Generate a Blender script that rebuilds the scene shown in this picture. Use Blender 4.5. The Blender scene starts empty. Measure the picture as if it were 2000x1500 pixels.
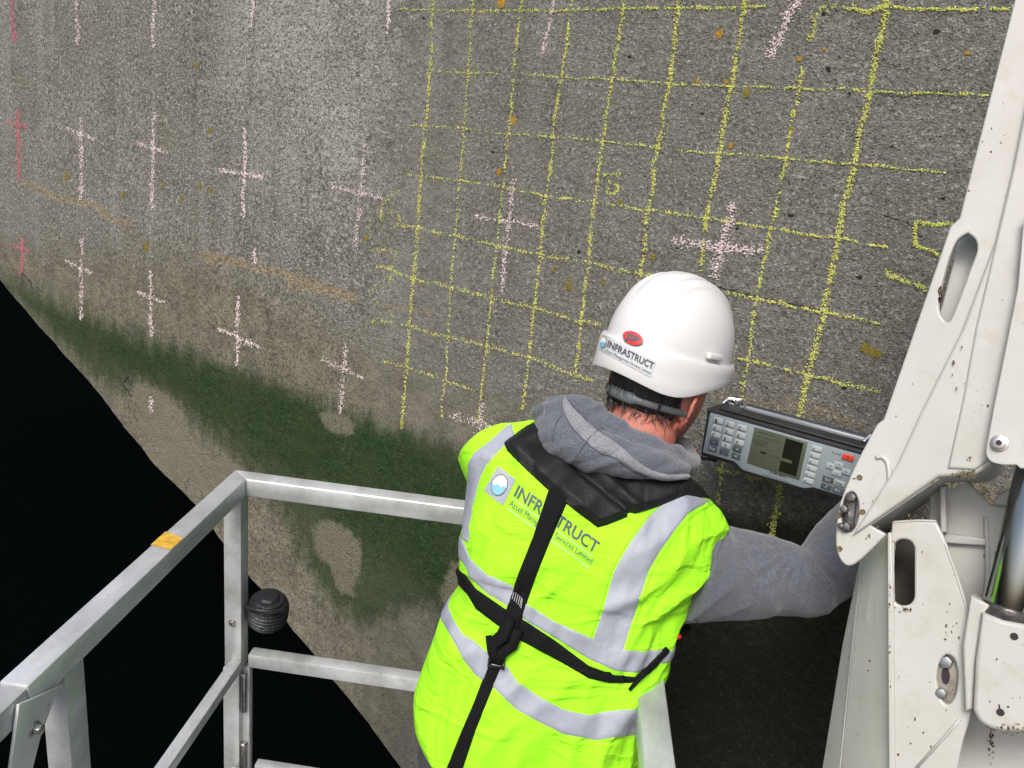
import bpy, bmesh, math, random
import numpy as np
from mathutils import Vector, Matrix, noise
from mathutils.bvhtree import BVHTree
random.seed(7)
R = math.radians
SC = bpy.context.scene
COL = SC.collection

# ------------------------------------------------------------ camera
CAM = Vector((0, 0, 2.0)); PITCH = R(16.9); ROLL = R(5.84); F = 1555.56
FWD = Vector((0, math.cos(PITCH), -math.sin(PITCH)))
_u = Vector((0, math.sin(PITCH), math.cos(PITCH))); _r = Vector((1, 0, 0))
UPV = _u * math.cos(ROLL) + _r * -math.sin(ROLL)
RGT = _r * math.cos(ROLL) + _u * math.sin(ROLL)
cd = bpy.data.cameras.new('camera'); cam = bpy.data.objects.new('camera', cd); COL.objects.link(cam)
cam.matrix_world = Matrix(((RGT.x, UPV.x, -FWD.x, CAM.x), (RGT.y, UPV.y, -FWD.y, CAM.y), (RGT.z, UPV.z, -FWD.z, CAM.z), (0, 0, 0, 1)))
cd.sensor_width = 36.0; cd.lens = 28.0; cd.clip_start = 0.05; cd.clip_end = 500
SC.camera = cam
# ------------------------------------------------------------ light
SUN_EL, SUN_AZ = R(52), R(200)      # azimuth measured clockwise from +Y: the sun stands behind the camera, to its left
w = bpy.data.worlds.new('World'); SC.world = w; w.use_nodes = True
nt = w.node_tree; bg = nt.nodes['Background']
sky = nt.nodes.new('ShaderNodeTexSky'); sky.sky_type = 'NISHITA'; sky.sun_disc = False
sky.sun_elevation = SUN_EL; sky.sun_rotation = SUN_AZ
sky.air_density = 1.0; sky.dust_density = 5.0; sky.ozone_density = 1.0
nt.links.new(sky.outputs[0], bg.inputs[0]); bg.inputs[1].default_value = 0.14
sl = bpy.data.lights.new('sun', 'SUN'); so = bpy.data.objects.new('sun', sl); COL.objects.link(so)
sl.energy = 1.8; sl.angle = R(22); sl.color = (1.0, 0.965, 0.92)
sd = Vector((math.sin(SUN_AZ) * math.cos(SUN_EL), math.cos(SUN_AZ) * math.cos(SUN_EL), math.sin(SUN_EL)))
so.rotation_euler = sd.to_track_quat('Z', 'Y').to_euler(); so.location = (0, -2, 8)
SC.view_settings.view_transform = 'Standard'; SC.view_settings.look = 'None'
SC.view_settings.exposure = 0.35; SC.view_settings.gamma = 1.0; SC.view_settings.use_curve_mapping = False

# ------------------------------------------------------------ helpers
def ray(px, py):
    return RGT * ((px - 1000) / F) + UPV * ((750 - py) / F) + FWD
def P(px, py, d): return CAM + ray(px, py) * d
def onpl(px, py, p0, n):
    r = ray(px, py); return CAM + r * ((p0 - CAM).dot(n) / r.dot(n))
def topx(p):
    q = p - CAM; z = q.dot(FWD)
    return 1000 + F * q.dot(RGT) / z, 750 - F * q.dot(UPV) / z
def lerp(a, b, t): return a + (b - a) * t

def mat(name, col, rough=0.6, metal=0.0, spec=0.5, vary=0.0, vscale=20, bump=0.0, bscale=80, col2=None, coat=0.0, sheen=0.0, detail=4, stretch=None):
    m = bpy.data.materials.new(name); m.use_nodes = True
    N = m.node_tree.nodes; L = m.node_tree.links; b = N['Principled BSDF']
    b.inputs['Base Color'].default_value = (*col, 1); b.inputs['Roughness'].default_value = rough
    b.inputs['Metallic'].default_value = metal; b.inputs['Specular IOR Level'].default_value = spec
    b.inputs['Coat Weight'].default_value = coat; b.inputs['Sheen Weight'].default_value = sheen
    tc = N.new('ShaderNodeTexCoord'); src = tc.outputs['Object']
    if stretch:
        mp = N.new('ShaderNodeMapping'); mp.inputs['Scale'].default_value = stretch
        L.new(src, mp.inputs[0]); src = mp.outputs[0]
    if vary or col2:
        n = N.new('ShaderNodeTexNoise'); n.inputs['Scale'].default_value = vscale; n.inputs['Detail'].default_value = detail
        L.new(src, n.inputs['Vector'])
        r = N.new('ShaderNodeValToRGB'); L.new(n.outputs['Fac'], r.inputs[0])
        c2 = col2 if col2 else tuple(c * (1 - vary) for c in col)
        r.color_ramp.elements[0].position = 0.35; r.color_ramp.elements[1].position = 0.65
        r.color_ramp.elements[0].color = (*c2, 1); r.color_ramp.elements[1].color = (*col, 1)
        L.new(r.outputs[0], b.inputs['Base Color'])
    if bump:
        n2 = N.new('ShaderNodeTexNoise'); n2.inputs['Scale'].default_value = bscale; n2.inputs['Detail'].default_value = 5
        L.new(src, n2.inputs['Vector'])
        bp = N.new('ShaderNodeBump'); bp.inputs['Strength'].default_value = bump; bp.inputs['Distance'].default_value = 0.01
        L.new(n2.outputs['Fac'], bp.inputs['Height']); L.new(bp.outputs[0], b.inputs['Normal'])
    return m

def mesh_obj(name, verts, faces, m, parent=None, smooth=False, col=True):
    me = bpy.data.meshes.new(name); me.from_pydata([tuple(v) for v in verts], [], faces); me.update()
    if smooth:
        for p in me.polygons: p.use_smooth = True
    if m: me.materials.append(m)
    o = bpy.data.objects.new(name, me)
    if col: COL.objects.link(o)
    if parent: o.parent = parent
    return o
def bm_obj(name, bm, m, parent=None, smooth=False):
    me = bpy.data.meshes.new(name); bm.normal_update(); bm.to_mesh(me); bm.free()
    if smooth:
        for p in me.polygons: p.use_smooth = True
    me.materials.append(m); o = bpy.data.objects.new(name, me); COL.objects.link(o)
    if parent: o.parent = parent
    return o
def thing(name, label, cat, group=None):
    o = bpy.data.objects.new(name, None); COL.objects.link(o); o.empty_display_size = 0.1
    o['label'] = label; o['category'] = cat
    if group: o['group'] = group
    return o

class MB:
    """collects faces for ONE mesh"""
    def __init__(s): s.v = []; s.f = []
    def add(s, vs, fs):
        k = len(s.v); s.v += [Vector(v) for v in vs]; s.f += [tuple(i + k for i in f) for f in fs]
    def box(s, c, ax, ay, az):   # centre + half axes
        c, ax, ay, az = Vector(c), Vector(ax), Vector(ay), Vector(az)
        vs = [c + ax * i + ay * j + az * k for i in (-1, 1) for j in (-1, 1) for k in (-1, 1)]
        fs = [(0, 1, 3, 2), (4, 6, 7, 5), (0, 4, 5, 1), (2, 3, 7, 6), (0, 2, 6, 4), (1, 5, 7, 3)]
        s.add(vs, fs)
    def tube(s, pts, rad, n=10, cap=True, flat=1.0, up=None):
        pts = [Vector(p) for p in pts]; m = len(pts)
        if not hasattr(rad, '__len__'): rad = [rad] * m
        ref = Vector(up) if up else Vector((0.13, 0.21, 0.97)); vs = []; fs = []
        for i, p in enumerate(pts):
            t = (pts[min(i + 1, m - 1)] - pts[max(i - 1, 0)]).normalized()
            a = (ref - t * ref.dot(t))
            if a.length < 1e-3: a = t.orthogonal()
            a.normalize(); b = t.cross(a)
            if not up: ref = a
            for k in range(n):
                an = 2 * math.pi * k / n
                vs.append(p + (a * math.cos(an) * flat + b * math.sin(an)) * rad[i])
        for i in range(m - 1):
            for k in range(n):
                k2 = (k + 1) % n
                fs.append((i * n + k, i * n + k2, (i + 1) * n + k2, (i + 1) * n + k))
        if cap:
            fs.append(tuple(range(n))[::-1]); fs.append(tuple(range((m - 1) * n, m * n)))
        s.add(vs, fs)
    def cyl(s, a, b, r, n=20, r2=None): s.tube([a, b], [r, r2 if r2 is not None else r], n)
    def ball(s, c, ax, ay, az, nu=20, nv=12):
        c = Vector(c); ax, ay, az = Vector(ax), Vector(ay), Vector(az); vs = [c + az]; fs = []
        for i in range(1, nv):
            th = math.pi * i / nv
            for k in range(nu):
                ph = 2 * math.pi * k / nu
                vs.append(c + ax * math.sin(th) * math.cos(ph) + ay * math.sin(th) * math.sin(ph) + az * math.cos(th))
        vs.append(c - az)
        for k in range(nu):
            k2 = (k + 1) % nu
            fs.append((0, 1 + k, 1 + k2))
            for i in range(nv - 2):
                fs.append((1 + i * nu + k, 1 + (i + 1) * nu + k, 1 + (i + 1) * nu + k2, 1 + i * nu + k2))
            fs.append((1 + (nv - 2) * nu + k, len(vs) - 1, 1 + (nv - 2) * nu + k2))
        s.add(vs, fs)
    def build(s, name, m, parent=None, smooth=False, bevel=0, segs=2):
        o = mesh_obj(name, s.v, s.f, m, parent, smooth)
        bm = bmesh.new(); bm.from_mesh(o.data); bmesh.ops.recalc_face_normals(bm, faces=bm.faces)
        if bevel:
            es = [e for e in bm.edges if len(e.link_faces) == 2 and e.calc_face_angle(0) > 0.5]
            bmesh.ops.bevel(bm, geom=es, offset=bevel, segments=segs, affect='EDGES', profile=0.5)
        bm.to_mesh(o.data); bm.free()
        if bevel or smooth:
            for p in o.data.polygons: p.use_smooth = True
            if bevel: shade_auto(o.data)
        return o
def shade_auto(me, ang=0.7):
    try:
        me.set_sharp_from_angle(angle=ang)
    except Exception: pass

def remesh_obj(name, mb, m, parent, voxel=0.007, smooth_it=6, disp=None):
    me = bpy.data.meshes.new('tmp'); me.from_pydata([tuple(v) for v in mb.v], [], mb.f)
    o = bpy.data.objects.new('tmp', me); COL.objects.link(o)
    bm = bmesh.new(); bm.from_mesh(me); bmesh.ops.recalc_face_normals(bm, faces=bm.faces); bm.to_mesh(me); bm.free()
    md = o.modifiers.new('r', 'REMESH'); md.mode = 'VOXEL'; md.voxel_size = voxel; md.adaptivity = 0
    if smooth_it:
        ms = o.modifiers.new('s', 'SMOOTH'); ms.iterations = smooth_it; ms.factor = 0.5
    dg = bpy.context.evaluated_depsgraph_get(); dg.update()
    me2 = bpy.data.meshes.new_from_object(o.evaluated_get(dg)); bpy.data.objects.remove(o)
    me2.name = name; me2.materials.clear(); me2.materials.append(m)
    if disp:
        ns = [Vector(v.normal) for v in me2.vertices]
        for v, n in zip(me2.vertices, ns): v.co = v.co + n * disp(v.co, n)
    for p in me2.polygons: p.use_smooth = True
    me2.update()
    r = bpy.data.objects.new(name, me2); COL.objects.link(r)
    if parent: r.parent = parent
    return r

def catmull(pts, n):
    """resample a polyline of tuples smoothly to n points"""
    pts = [np.array(p, float) for p in pts]; m = len(pts)
    if m == 2: return [pts[0] + (pts[1] - pts[0]) * i / (n - 1) for i in range(n)]
    out = []
    for i in range(n):
        t = i / (n - 1) * (m - 1); k = min(int(t), m - 2); f = t - k
        p0 = pts[max(k - 1, 0)]; p1 = pts[k]; p2 = pts[k + 1]; p3 = pts[min(k + 2, m - 1)]
        out.append(0.5 * ((2 * p1) + (p2 - p0) * f + (2 * p0 - 5 * p1 + 4 * p2 - p3) * f * f + (3 * p1 - p0 - 3 * p2 + p3) * f ** 3))
    return out
def arcsamp(pts, n):
    """resample linearly by length"""
    pts = [np.array(p, float) for p in pts]
    d = [0]
    for a, b in zip(pts, pts[1:]): d.append(d[-1] + float(np.linalg.norm(b - a)))
    out = []
    for i in range(n):
        s = d[-1] * i / (n - 1); k = 0
        while k < len(d) - 2 and d[k + 1] < s: k += 1
        f = (s - d[k]) / max(d[k + 1] - d[k], 1e-9); out.append(pts[k] + (pts[k + 1] - pts[k]) * f)
    return out

def text_mesh(s, bold=0.0, shear=0.0, res=3, spacing=1.0):
    """flat glyph mesh, returns verts (x from 0..1 over the width, y from 0..1 over cap height), faces"""
    cu = bpy.data.curves.new('t', 'FONT'); cu.body = s; cu.size = 1; cu.offset = bold; cu.resolution_u = res; cu.shear = shear
    cu.space_character = spacing
    o = bpy.data.objects.new('t', cu); COL.objects.link(o)
    dg = bpy.context.evaluated_depsgraph_get(); dg.update()
    me = bpy.data.meshes.new_from_object(o.evaluated_get(dg)); bpy.data.objects.remove(o)
    v = np.array([tuple(x.co) for x in me.vertices]); f = [tuple(p.vertices) for p in me.polygons]
    bpy.data.meshes.remove(me)
    x0, x1 = v[:, 0].min(), v[:, 0].max()
    v[:, 0] = (v[:, 0] - x0) / (x1 - x0); v[:, 1] = v[:, 1] / 0.70
    return v[:, :2], f

# surfaces to project onto
class Surf:
    def __init__(s, verts, faces): s.b = BVHTree.FromPolygons([Vector(v) for v in verts], faces)
    def hit(s, px, py, off=0.0):
        r = ray(px, py).normalized(); h = s.b.ray_cast(CAM, r)
        if h[0] is None: return None
        n = h[1] if h[1].dot(r) < 0 else -h[1]
        return h[0] + n * off
def decal(name, surf, pts2, faces, fmap, off, m, parent):
    vs = []
    last = None
    for (x, y) in pts2:
        q = fmap(x, y); h = surf.hit(q[0], q[1], off)
        if h is None: h = last if last else P(q[0], q[1], 1.5)
        last = h; vs.append(h)
    return mesh_obj(name, vs, faces, m, parent)
def poly_grid(c, ax, ay, shape='quad', n=8):
    """filled quad or ellipse in pixels as (pts, faces)"""
    pts = []; fs = []
    if shape == 'quad':
        for j in range(n + 1):
            for i in range(n + 1): pts.append((c[0] + ax[0] * (2 * i / n - 1) + ay[0] * (2 * j / n - 1), c[1] + ax[1] * (2 * i / n - 1) + ay[1] * (2 * j / n - 1)))
        for j in range(n):
            for i in range(n):
                k = j * (n + 1) + i; fs.append((k, k + 1, k + n + 2, k + n + 1))
    else:
        pts.append(tuple(c)); m = 28
        for r in (0.5, 1.0):
            for k in range(m):
                a = 2 * math.pi * k / m; pts.append((c[0] + r * (ax[0] * math.cos(a) + ay[0] * math.sin(a)), c[1] + r * (ax[1] * math.cos(a) + ay[1] * math.sin(a))))
        for k in range(m):
            k2 = (k + 1) % m; fs.append((0, 1 + k, 1 + k2)); fs.append((1 + k, 1 + m + k, 1 + m + k2, 1 + k2))
    return pts, fs

# ------------------------------------------------------------ wall frame
HV = Vector((math.cos(R(36.3)), -math.sin(R(36.3)), 0))
TILT = R(3.5)
NV = Vector((HV.y * math.cos(TILT), -HV.x * math.cos(TILT), math.sin(TILT)))
VV = NV.cross(HV)
if VV.z < 0: VV = -VV
W0 = P(1540, 880, 2.05)
WM = Matrix((( HV.x, VV.x, NV.x, W0.x), (HV.y, VV.y, NV.y, W0.y), (HV.z, VV.z, NV.z, W0.z), (0, 0, 0, 1)))
WMi = WM.inverted()
def WL(px, py, off=0.0):
    """pixel on the wall plane (raised by off) in the wall's own metres"""
    p = onpl(px, py, W0 + NV * off, NV); q = WMi @ p; return q
# ------------------------------------------------------------ water
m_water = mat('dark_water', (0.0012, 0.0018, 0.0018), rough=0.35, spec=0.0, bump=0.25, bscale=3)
wt = mesh_obj('water', [(-80, -60, -7), (80, -60, -7), (80, 120, -7), (-80, 120, -7)], [(0, 1, 2, 3)], m_water)
wt['kind'] = 'structure'; wt['label'] = 'black water in shade far below the platform'

# ------------------------------------------------------------ concrete pier
EDGE = [(-900, -300), (-500, 120), (-200, 370), (0, 548), (30, 585), (80, 642), (120, 690), (175, 745), (240, 832), (300, 905), (345, 950), (385, 990), (425, 1050), (480, 1122), (520, 1165), (570, 1230), (650, 1330), (715, 1410), (780, 1500), (900, 1680), (1010, 1840), (1080, 1960)]
edge2 = [WL(*p) for p in EDGE]
ex = np.array([p.x for p in edge2]); ey = np.array([p.y for p in edge2])
print('edge local', ex.min(), ex.max(), ey.min(), ey.max())
def inpoly(pts, x, y):
    """vectorised signed softness: returns distance-like value (>0 inside) in pixels"""
    pts = np.array(pts, float); n = len(pts); ins = np.zeros(x.shape, bool); dmin = np.full(x.shape, 1e9)
    for i in range(n):
        a = pts[i]; b = pts[(i + 1) % n]
        c = ((a[1] > y) != (b[1] > y)) & (x < (b[0] - a[0]) * (y - a[1]) / (b[1] - a[1] + 1e-12) + a[0]); ins ^= c
        ab = b - a; t = np.clip(((x - a[0]) * ab[0] + (y - a[1]) * ab[1]) / (ab @ ab + 1e-9), 0, 1)
        dmin = np.minimum(dmin, np.hypot(x - a[0] - t * ab[0], y - a[1] - t * ab[1]))
    return np.where(ins, dmin, -dmin)
def soft(d, s): return np.clip(0.5 + d / (2 * s), 0, 1)
# sheet: rows run along lines of equal y, the left end follows the broken lower edge
YT, YB, XR = 2.6, ey.min(), 2.4
NY, NX = 400, 420
yy = np.linspace(YT, YB, NY); order = np.argsort(ey)
xl = np.interp(yy, ey[order], ex[order])
rng = np.random.RandomState(3)
jit = np.convolve(rng.randn(NY + 20), np.ones(5) / 5, 'same')[10:-10] * 0.020 + np.convolve(rng.randn(NY + 40), np.ones(17) / 17, 'same')[20:-20] * 0.02
xl = xl + jit
uu = np.linspace(0, 1, NX) ** 1.25
X = xl[:, None] + (XR - xl[:, None]) * uu[None, :]; Y = np.repeat(yy[:, None], NX, 1)
Z = np.zeros_like(X)
for j in range(NY):
    for i in range(NX):
        v = Vector((X[j, i], Y[j, i], 0))
        Z[j, i] = 0.012 * noise.noise(v * 1.1) + 0.004 * noise.noise(v * 5) + 0.0022 * noise.noise(v * 22)
        if i < 3: Z[j, i] -= (0.022, 0.008, 0.002)[i]
Zf = Z
def wz(x, y):
    v = Vector((x, y, 0)); return 0.012 * noise.noise(v * 1.1) + 0.004 * noise.noise(v * 5) + 0.0022 * noise.noise(v * 22)
verts = np.stack([X, Y, Z], -1).reshape(-1, 3)
faces = [(j * NX + i, (j + 1) * NX + i, (j + 1) * NX + i + 1, j * NX + i + 1) for j in range(NY - 1) for i in range(NX - 1)]
nb = len(verts); vl = [tuple(v) for v in verts]
# thickness: the lower edge runs back into the pier
back = []
for j in range(NY): back.append((xl[j] + 0.02, yy[j], -1.6))
vl += back
for j in range(NY - 1): faces.append((j * NX, nb + j, nb + j + 1, (j + 1) * NX))
k = len(vl); vl += [(XR, YT, -1.6), (XR, YB, -1.6)]
faces.append(((NX - 1), k, nb)+tuple()) if False else None
faces.append(tuple([nb] + [k] + [NX - 1] + list(range(NX - 2, -1, -1))))
faces.append(tuple([nb + NY - 1] + list(range((NY - 1) * NX, NY * NX)) + [k + 1]))
faces.append(tuple([k, k + 1] + list(range(NY * NX - 1, NX - 2, -NX))))
faces.append(tuple([k + 1, k] + list(range(nb, nb + NY))))
pier = mesh_obj('concrete_pier', vl, faces, None, smooth=True)
pier.matrix_world = WM
pier['label'] = 'rough grey battered concrete pier with chalk grid, chalk crosses and green algae band'; pier['category'] = 'concrete pier'
# masks in picture-traced stain and shade outlines
q = verts.copy(); wm = np.array(WM); wp = q @ wm[:3, :3].T + wm[:3, 3]
dq = wp - np.array(CAM); zc = dq @ np.array(FWD); zc = np.where(zc > 0.2, zc, 0.2)
PX = 1000 + F * (dq @ np.array(RGT)) / zc; PY = 750 - F * (dq @ np.array(UPV)) / zc
algae = [(-600, 360), (-200, 480), (0, 530), (60, 555), (130, 590), (300, 655), (450, 705), (600, 760), (700, 810), (800, 835), (900, 868), (1000, 920), (1200, 985), (1450, 1000), (1700, 1060), (2300, 1160), (2300, 3000), (1000, 3000), (860, 1500), (850, 1180), (780, 1200), (700, 1230), (620, 1160), (560, 1030), (500, 940), (430, 880), (380, 830), (330, 790), (262, 752), (235, 775), (170, 735), (80, 640), (0, 575), (-300, 420)]
dalg = inpoly(algae, PX, PY); A_alg = soft(dalg, 34)
core = [(60, 590), (300, 670), (500, 740), (700, 820), (880, 885), (1000, 960), (1500, 1040), (1750, 1050), (2300, 1120), (2300, 3000), (1300, 3000), (940, 1500), (880, 1180), (760, 1110), (600, 960), (380, 800), (280, 740), (160, 690)]
A_core = soft(inpoly(core, PX, PY), 50)
black = [(900, 1180), (1250, 1090), (1400, 1000), (1720, 1010), (2400, 1080), (2400, 3200), (900, 3200), (980, 1500)]  # shadow below the arm and instrument, painted into the wall colour over dark algae
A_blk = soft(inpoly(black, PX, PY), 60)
low = [(-900, -300), (-300, 330), (0, 470), (200, 480), (420, 500), (600, 600), (760, 690), (900, 770), (1150, 800), (1150, 3000), (0, 3000), (-900, 600)]
A_low = soft(inpoly(low, PX, PY), 60)            # buff zone above and below the algae
pale = [(440, -900), (830, -900), (800, 60), (745, 180), (735, 330), (690, 400), (600, 420), (520, 340), (500, 240), (420, 160)]
A_pale = soft(inpoly(pale, PX, PY), 90)
spots = np.zeros_like(A_alg)
for cx, cy, rx, ry in [(330, 900, 50, 40)]:
    spots = np.maximum(spots, soft(1 - np.hypot((PX - cx) / rx, (PY - cy) / ry), 0.22))
for pg in ([(262, 748), (300, 752), (345, 785), (375, 850), (402, 900), (440, 890), (490, 925), (505, 960), (470, 1000), (400, 960), (330, 900), (282, 850), (268, 800)], [(622, 802), (648, 800), (682, 815), (697, 832), (690, 850), (655, 850), (627, 828)],
           [(608, 1035), (628, 1012), (668, 1022), (706, 1055), (708, 1105), (692, 1168), (662, 1160), (640, 1105), (612, 1078)], [(882, 1095), (915, 1100), (905, 1170), (868, 1200), (858, 1150)], [(318, 612), (342, 605), (346, 640), (330, 655)], [(585, 712), (640, 700), (636, 735), (600, 745)]):
    spots = np.maximum(spots, soft(inpoly(pg, PX, PY), 9))
brown = np.zeros_like(A_alg)
for line, wd in [([(40, 355), (75, 366), (110, 388), (150, 392), (185, 402), (215, 425), (250, 436)], 6.5), ([(400, 500), (520, 525), (600, 550), (690, 582)], 10), ([(560, 560), (640, 570), (690, 575)], 7), ([(760, 600), (850, 610)], 6), ([(1590, 680), (1545, 740), (1535, 800)], 9), ([(1540, 790), (1600, 800), (1690, 840)], 13), ([(1400, 770), (1540, 800)], 8), ([(1960, 1000), (1900, 960)], 30)]:
    d = np.full(PX.shape, 1e9)
    for a, b in zip(line, line[1:]):
        a = np.array(a, float); b = np.array(b, float); ab = b - a
        t = np.clip(((PX - a[0]) * ab[0] + (PY - a[1]) * ab[1]) / (ab @ ab), 0, 1); d = np.minimum(d, np.hypot(PX - a[0] - t * ab[0], PY - a[1] - t * ab[1]))
    brown = np.maximum(brown, soft(wd - d, wd * 0.8))
drk = np.zeros_like(A_alg)
for cx, cy, rx, ry, s in [(395, 20, 28, 90, .7), (60, 120, 60, 150, .25), (1010, 330, 90, 60, .15), (385, 120, 35, 170, .75), (650, 170, 60, 60, .3), (740, 290, 55, 40, .75), (790, 40, 70, 60, .8), (800, 330, 45, 45, .6), (870, 90, 60, 60, .35), (250, 740, 12, 18, 1), (250, 400, 40, 40, .3), (540, 290, 25, 100, -.0)]:
    drk = np.maximum(drk, s * soft(1 - np.hypot((PX - cx) / rx, (PY - cy) / ry), 0.5))
rough_a = soft(PX - 840 + 0.1 * PY, 120)      # exposed aggregate towards the right
nv = len(vl)
for nm, ar in dict(algae=A_alg, core=A_core, painted_shade=A_blk, low=A_low, pale=A_pale, spots=spots, brown=brown, drk=drk, agg=rough_a).items():
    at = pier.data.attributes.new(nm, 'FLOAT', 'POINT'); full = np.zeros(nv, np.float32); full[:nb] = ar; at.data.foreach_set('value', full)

def wall_mat():
    m = bpy.data.materials.new('weathered_concrete'); m.use_nodes = True
    N = m.node_tree.nodes; L = m.node_tree.links; b = N['Principled BSDF']
    tc = N.new('ShaderNodeTexCoord'); O = tc.outputs['Object']
    def nz(scale, detail=3, rough=0.55, dist=0.0, vec=None):
        n = N.new('ShaderNodeTexNoise'); n.inputs['Scale'].default_value = scale; n.inputs['Detail'].default_value = detail
        n.inputs['Roughness'].default_value = rough; n.inputs['Distortion'].default_value = dist; L.new(vec or O, n.inputs['Vector']); return n.outputs['Fac']
    def at(n):
        a = N.new('ShaderNodeAttribute'); a.attribute_name = n; return a.outputs['Fac']
    def mth(op, a, bb=None, clamp=False):
        x = N.new('ShaderNodeMath'); x.operation = op; x.use_clamp = clamp
        for i, v in enumerate((a, bb)):
            if v is None: continue
            if isinstance(v, (int, float)): x.inputs[i].default_value = v
            else: L.new(v, x.inputs[i])
        return x.outputs[0]
    def rmp(f, a, c, ca=(0, 0, 0), cb=(1, 1, 1)):
        r = N.new('ShaderNodeValToRGB'); L.new(f, r.inputs[0]); e = r.color_ramp.elements
        e[0].position = a; e[1].position = c; e[0].color = (*ca, 1); e[1].color = (*cb, 1); return r.outputs[0]
    def mix(f, a, c, mode='MIX'):
        x = N.new('ShaderNodeMix'); x.data_type = 'RGBA'; x.blend_type = mode
        if isinstance(f, (int, float)): x.inputs[0].default_value = f
        else: L.new(f, x.inputs[0])
        for i, v in ((6, a), (7, c)):
            if isinstance(v, tuple): x.inputs[i].default_value = (*v, 1)
            else: L.new(v, x.inputs[i])
        return x.outputs[2]
    def mask(name, scale, amp, lo=0.4, hi=0.6):   # stain and shade outlines broken up by noise
        n = mth('MULTIPLY', mth('SUBTRACT', nz(scale, 6, 0.65), 0.5), amp)
        return rmp(mth('ADD', at(name), n), lo, hi)
    g_l = nz(7, 5, 0.6); g_xl = nz(1.6, 4, 0.6)
    # grey matrix
    base = rmp(g_l, 0.3, 0.7, (0.140, 0.138, 0.120), (0.205, 0.203, 0.183))
    base = mix(mth('MULTIPLY', mask('pale', 6, 1.1, 0.2, 0.9), 0.55), base, (0.33, 0.335, 0.315))
    base = mix(mth('MULTIPLY', rmp(nz(2.3, 5, 0.6), 0.42, 0.66), 0.55), base, (0.15, 0.14, 0.103))
    mpv = N.new('ShaderNodeMapping'); mpv.inputs['Scale'].default_value = (1.0, 0.09, 1.0); L.new(O, mpv.inputs[0])
    stv = nz(6.5, 5, 0.65, vec=mpv.outputs[0]); stw = nz(14, 4, 0.6, vec=mpv.outputs[0])
    base = mix(mth('MULTIPLY', rmp(stv, 0.50, 0.66), mth('SUBTRACT', 0.55, mth('MULTIPLY', at('agg'), 0.4))), base, (0.26, 0.262, 0.245))
    base = mix(mth('MULTIPLY', rmp(stw, 0.54, 0.70), 0.45), base, (0.092, 0.089, 0.070))
    base = mix(mth('MULTIPLY', mask('low', 5, 1.0, 0.25, 0.85), 0.75), base, mix(rmp(nz(9, 6, 0.7), 0.4, 0.62), (0.095, 0.088, 0.055), (0.185, 0.172, 0.122)))
    base = mix(mth('MULTIPLY', mask('drk', 22, 2.6, 0.45, 1.0), 0.5), base, (0.04, 0.039, 0.032))
    base = mix(mth('MULTIPLY', mask('brown', 30, 2.2, 0.35, 1.1), 0.55), base, (0.30, 0.215, 0.09))
    # aggregate grain: coarse pitted skin to the left, finer to the right
    ag = at('agg')
    spc = mth('ADD', mth('MULTIPLY', nz(125, 2, 0.6), 0.6), mth('MULTIPLY', nz(52, 3, 0.6), 0.4))
    spf = mth('ADD', mth('MULTIPLY', nz(210, 2, 0.6), 0.5), mth('MULTIPLY', nz(85, 4, 0.65), 0.5))
    spf = mth('ADD', mth('MULTIPLY', mth('SUBTRACT', spf, 0.5), 0.85), 0.5)
    sp = mth('ADD', mth('MULTIPLY', spc, mth('SUBTRACT', 1.0, ag)), mth('MULTIPLY', spf, ag))
    base = mix(mth('MULTIPLY', ag, 0.45), base, mix(rmp(nz(12, 5, 0.65), 0.35, 0.65), (0.105, 0.103, 0.090), (0.168, 0.166, 0.149)))
    base = mix(rmp(mth('SUBTRACT', 1.0, sp), 0.51, 0.60, (0, 0, 0), (0.72, 0.72, 0.72)), base, (0.035, 0.034, 0.028))
    wh = mth('MULTIPLY', rmp(sp, 0.535, 0.63), mth('SUBTRACT', 0.68, mth('MULTIPLY', at('low'), 0.45)))
    base = mix(wh, base, (0.46, 0.455, 0.42))
    # algae, then near-black shade painted over its dark lower right
    mpa = N.new('ShaderNodeMapping'); mpa.inputs['Scale'].default_value = (1.0, 0.35, 1.0); L.new(O, mpa.inputs[0])
    fe = mth('ADD', mth('MULTIPLY', mth('SUBTRACT', nz(14, 7, 0.72, vec=mpa.outputs[0]), 0.5), 1.5), mth('MULTIPLY', mth('SUBTRACT', nz(95, 4, 0.65), 0.5), 0.9))
    am = rmp(mth('ADD', at('algae'), fe), 0.30, 0.85); cm = mask('core', 10, 1.1, 0.3, 0.8)
    grn = mix(rmp(nz(45, 5, 0.7), 0.35, 0.7), (0.005, 0.018, 0.004), (0.019, 0.050, 0.010))
    grn = mix(rmp(nz(210, 2, 0.6), 0.60, 0.68), grn, (0.10, 0.14, 0.07))
    grn = mix(rmp(nz(4, 5, 0.65), 0.42, 0.62), grn, mix(0.45, grn, (0.032, 0.042, 0.014)))
    amt = mth('MULTIPLY', am, mth('ADD', 0.80, mth('MULTIPLY', cm, 0.2)))
    base = mix(amt, base, grn)
    bl = mask('painted_shade', 9, 0.8, 0.35, 0.75)
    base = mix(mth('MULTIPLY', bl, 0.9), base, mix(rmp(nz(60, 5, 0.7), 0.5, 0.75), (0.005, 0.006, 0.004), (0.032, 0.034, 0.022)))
    sm = mask('spots', 24, 1.7, 0.38, 0.85)
    base = mix(mth('MULTIPLY', sm, 0.8), base, mix(rmp(nz(150, 3, 0.6), 0.38, 0.6), (0.085, 0.08, 0.055), (0.22, 0.205, 0.155)))
    L.new(base, b.inputs['Base Color']); b.inputs['Roughness'].default_value = 0.85; b.inputs['Specular IOR Level'].default_value = 0.3
    hgt = mth('ADD', mth('MULTIPLY', sp, 1.0), mth('MULTIPLY', nz(25, 4), 0.7))
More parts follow.
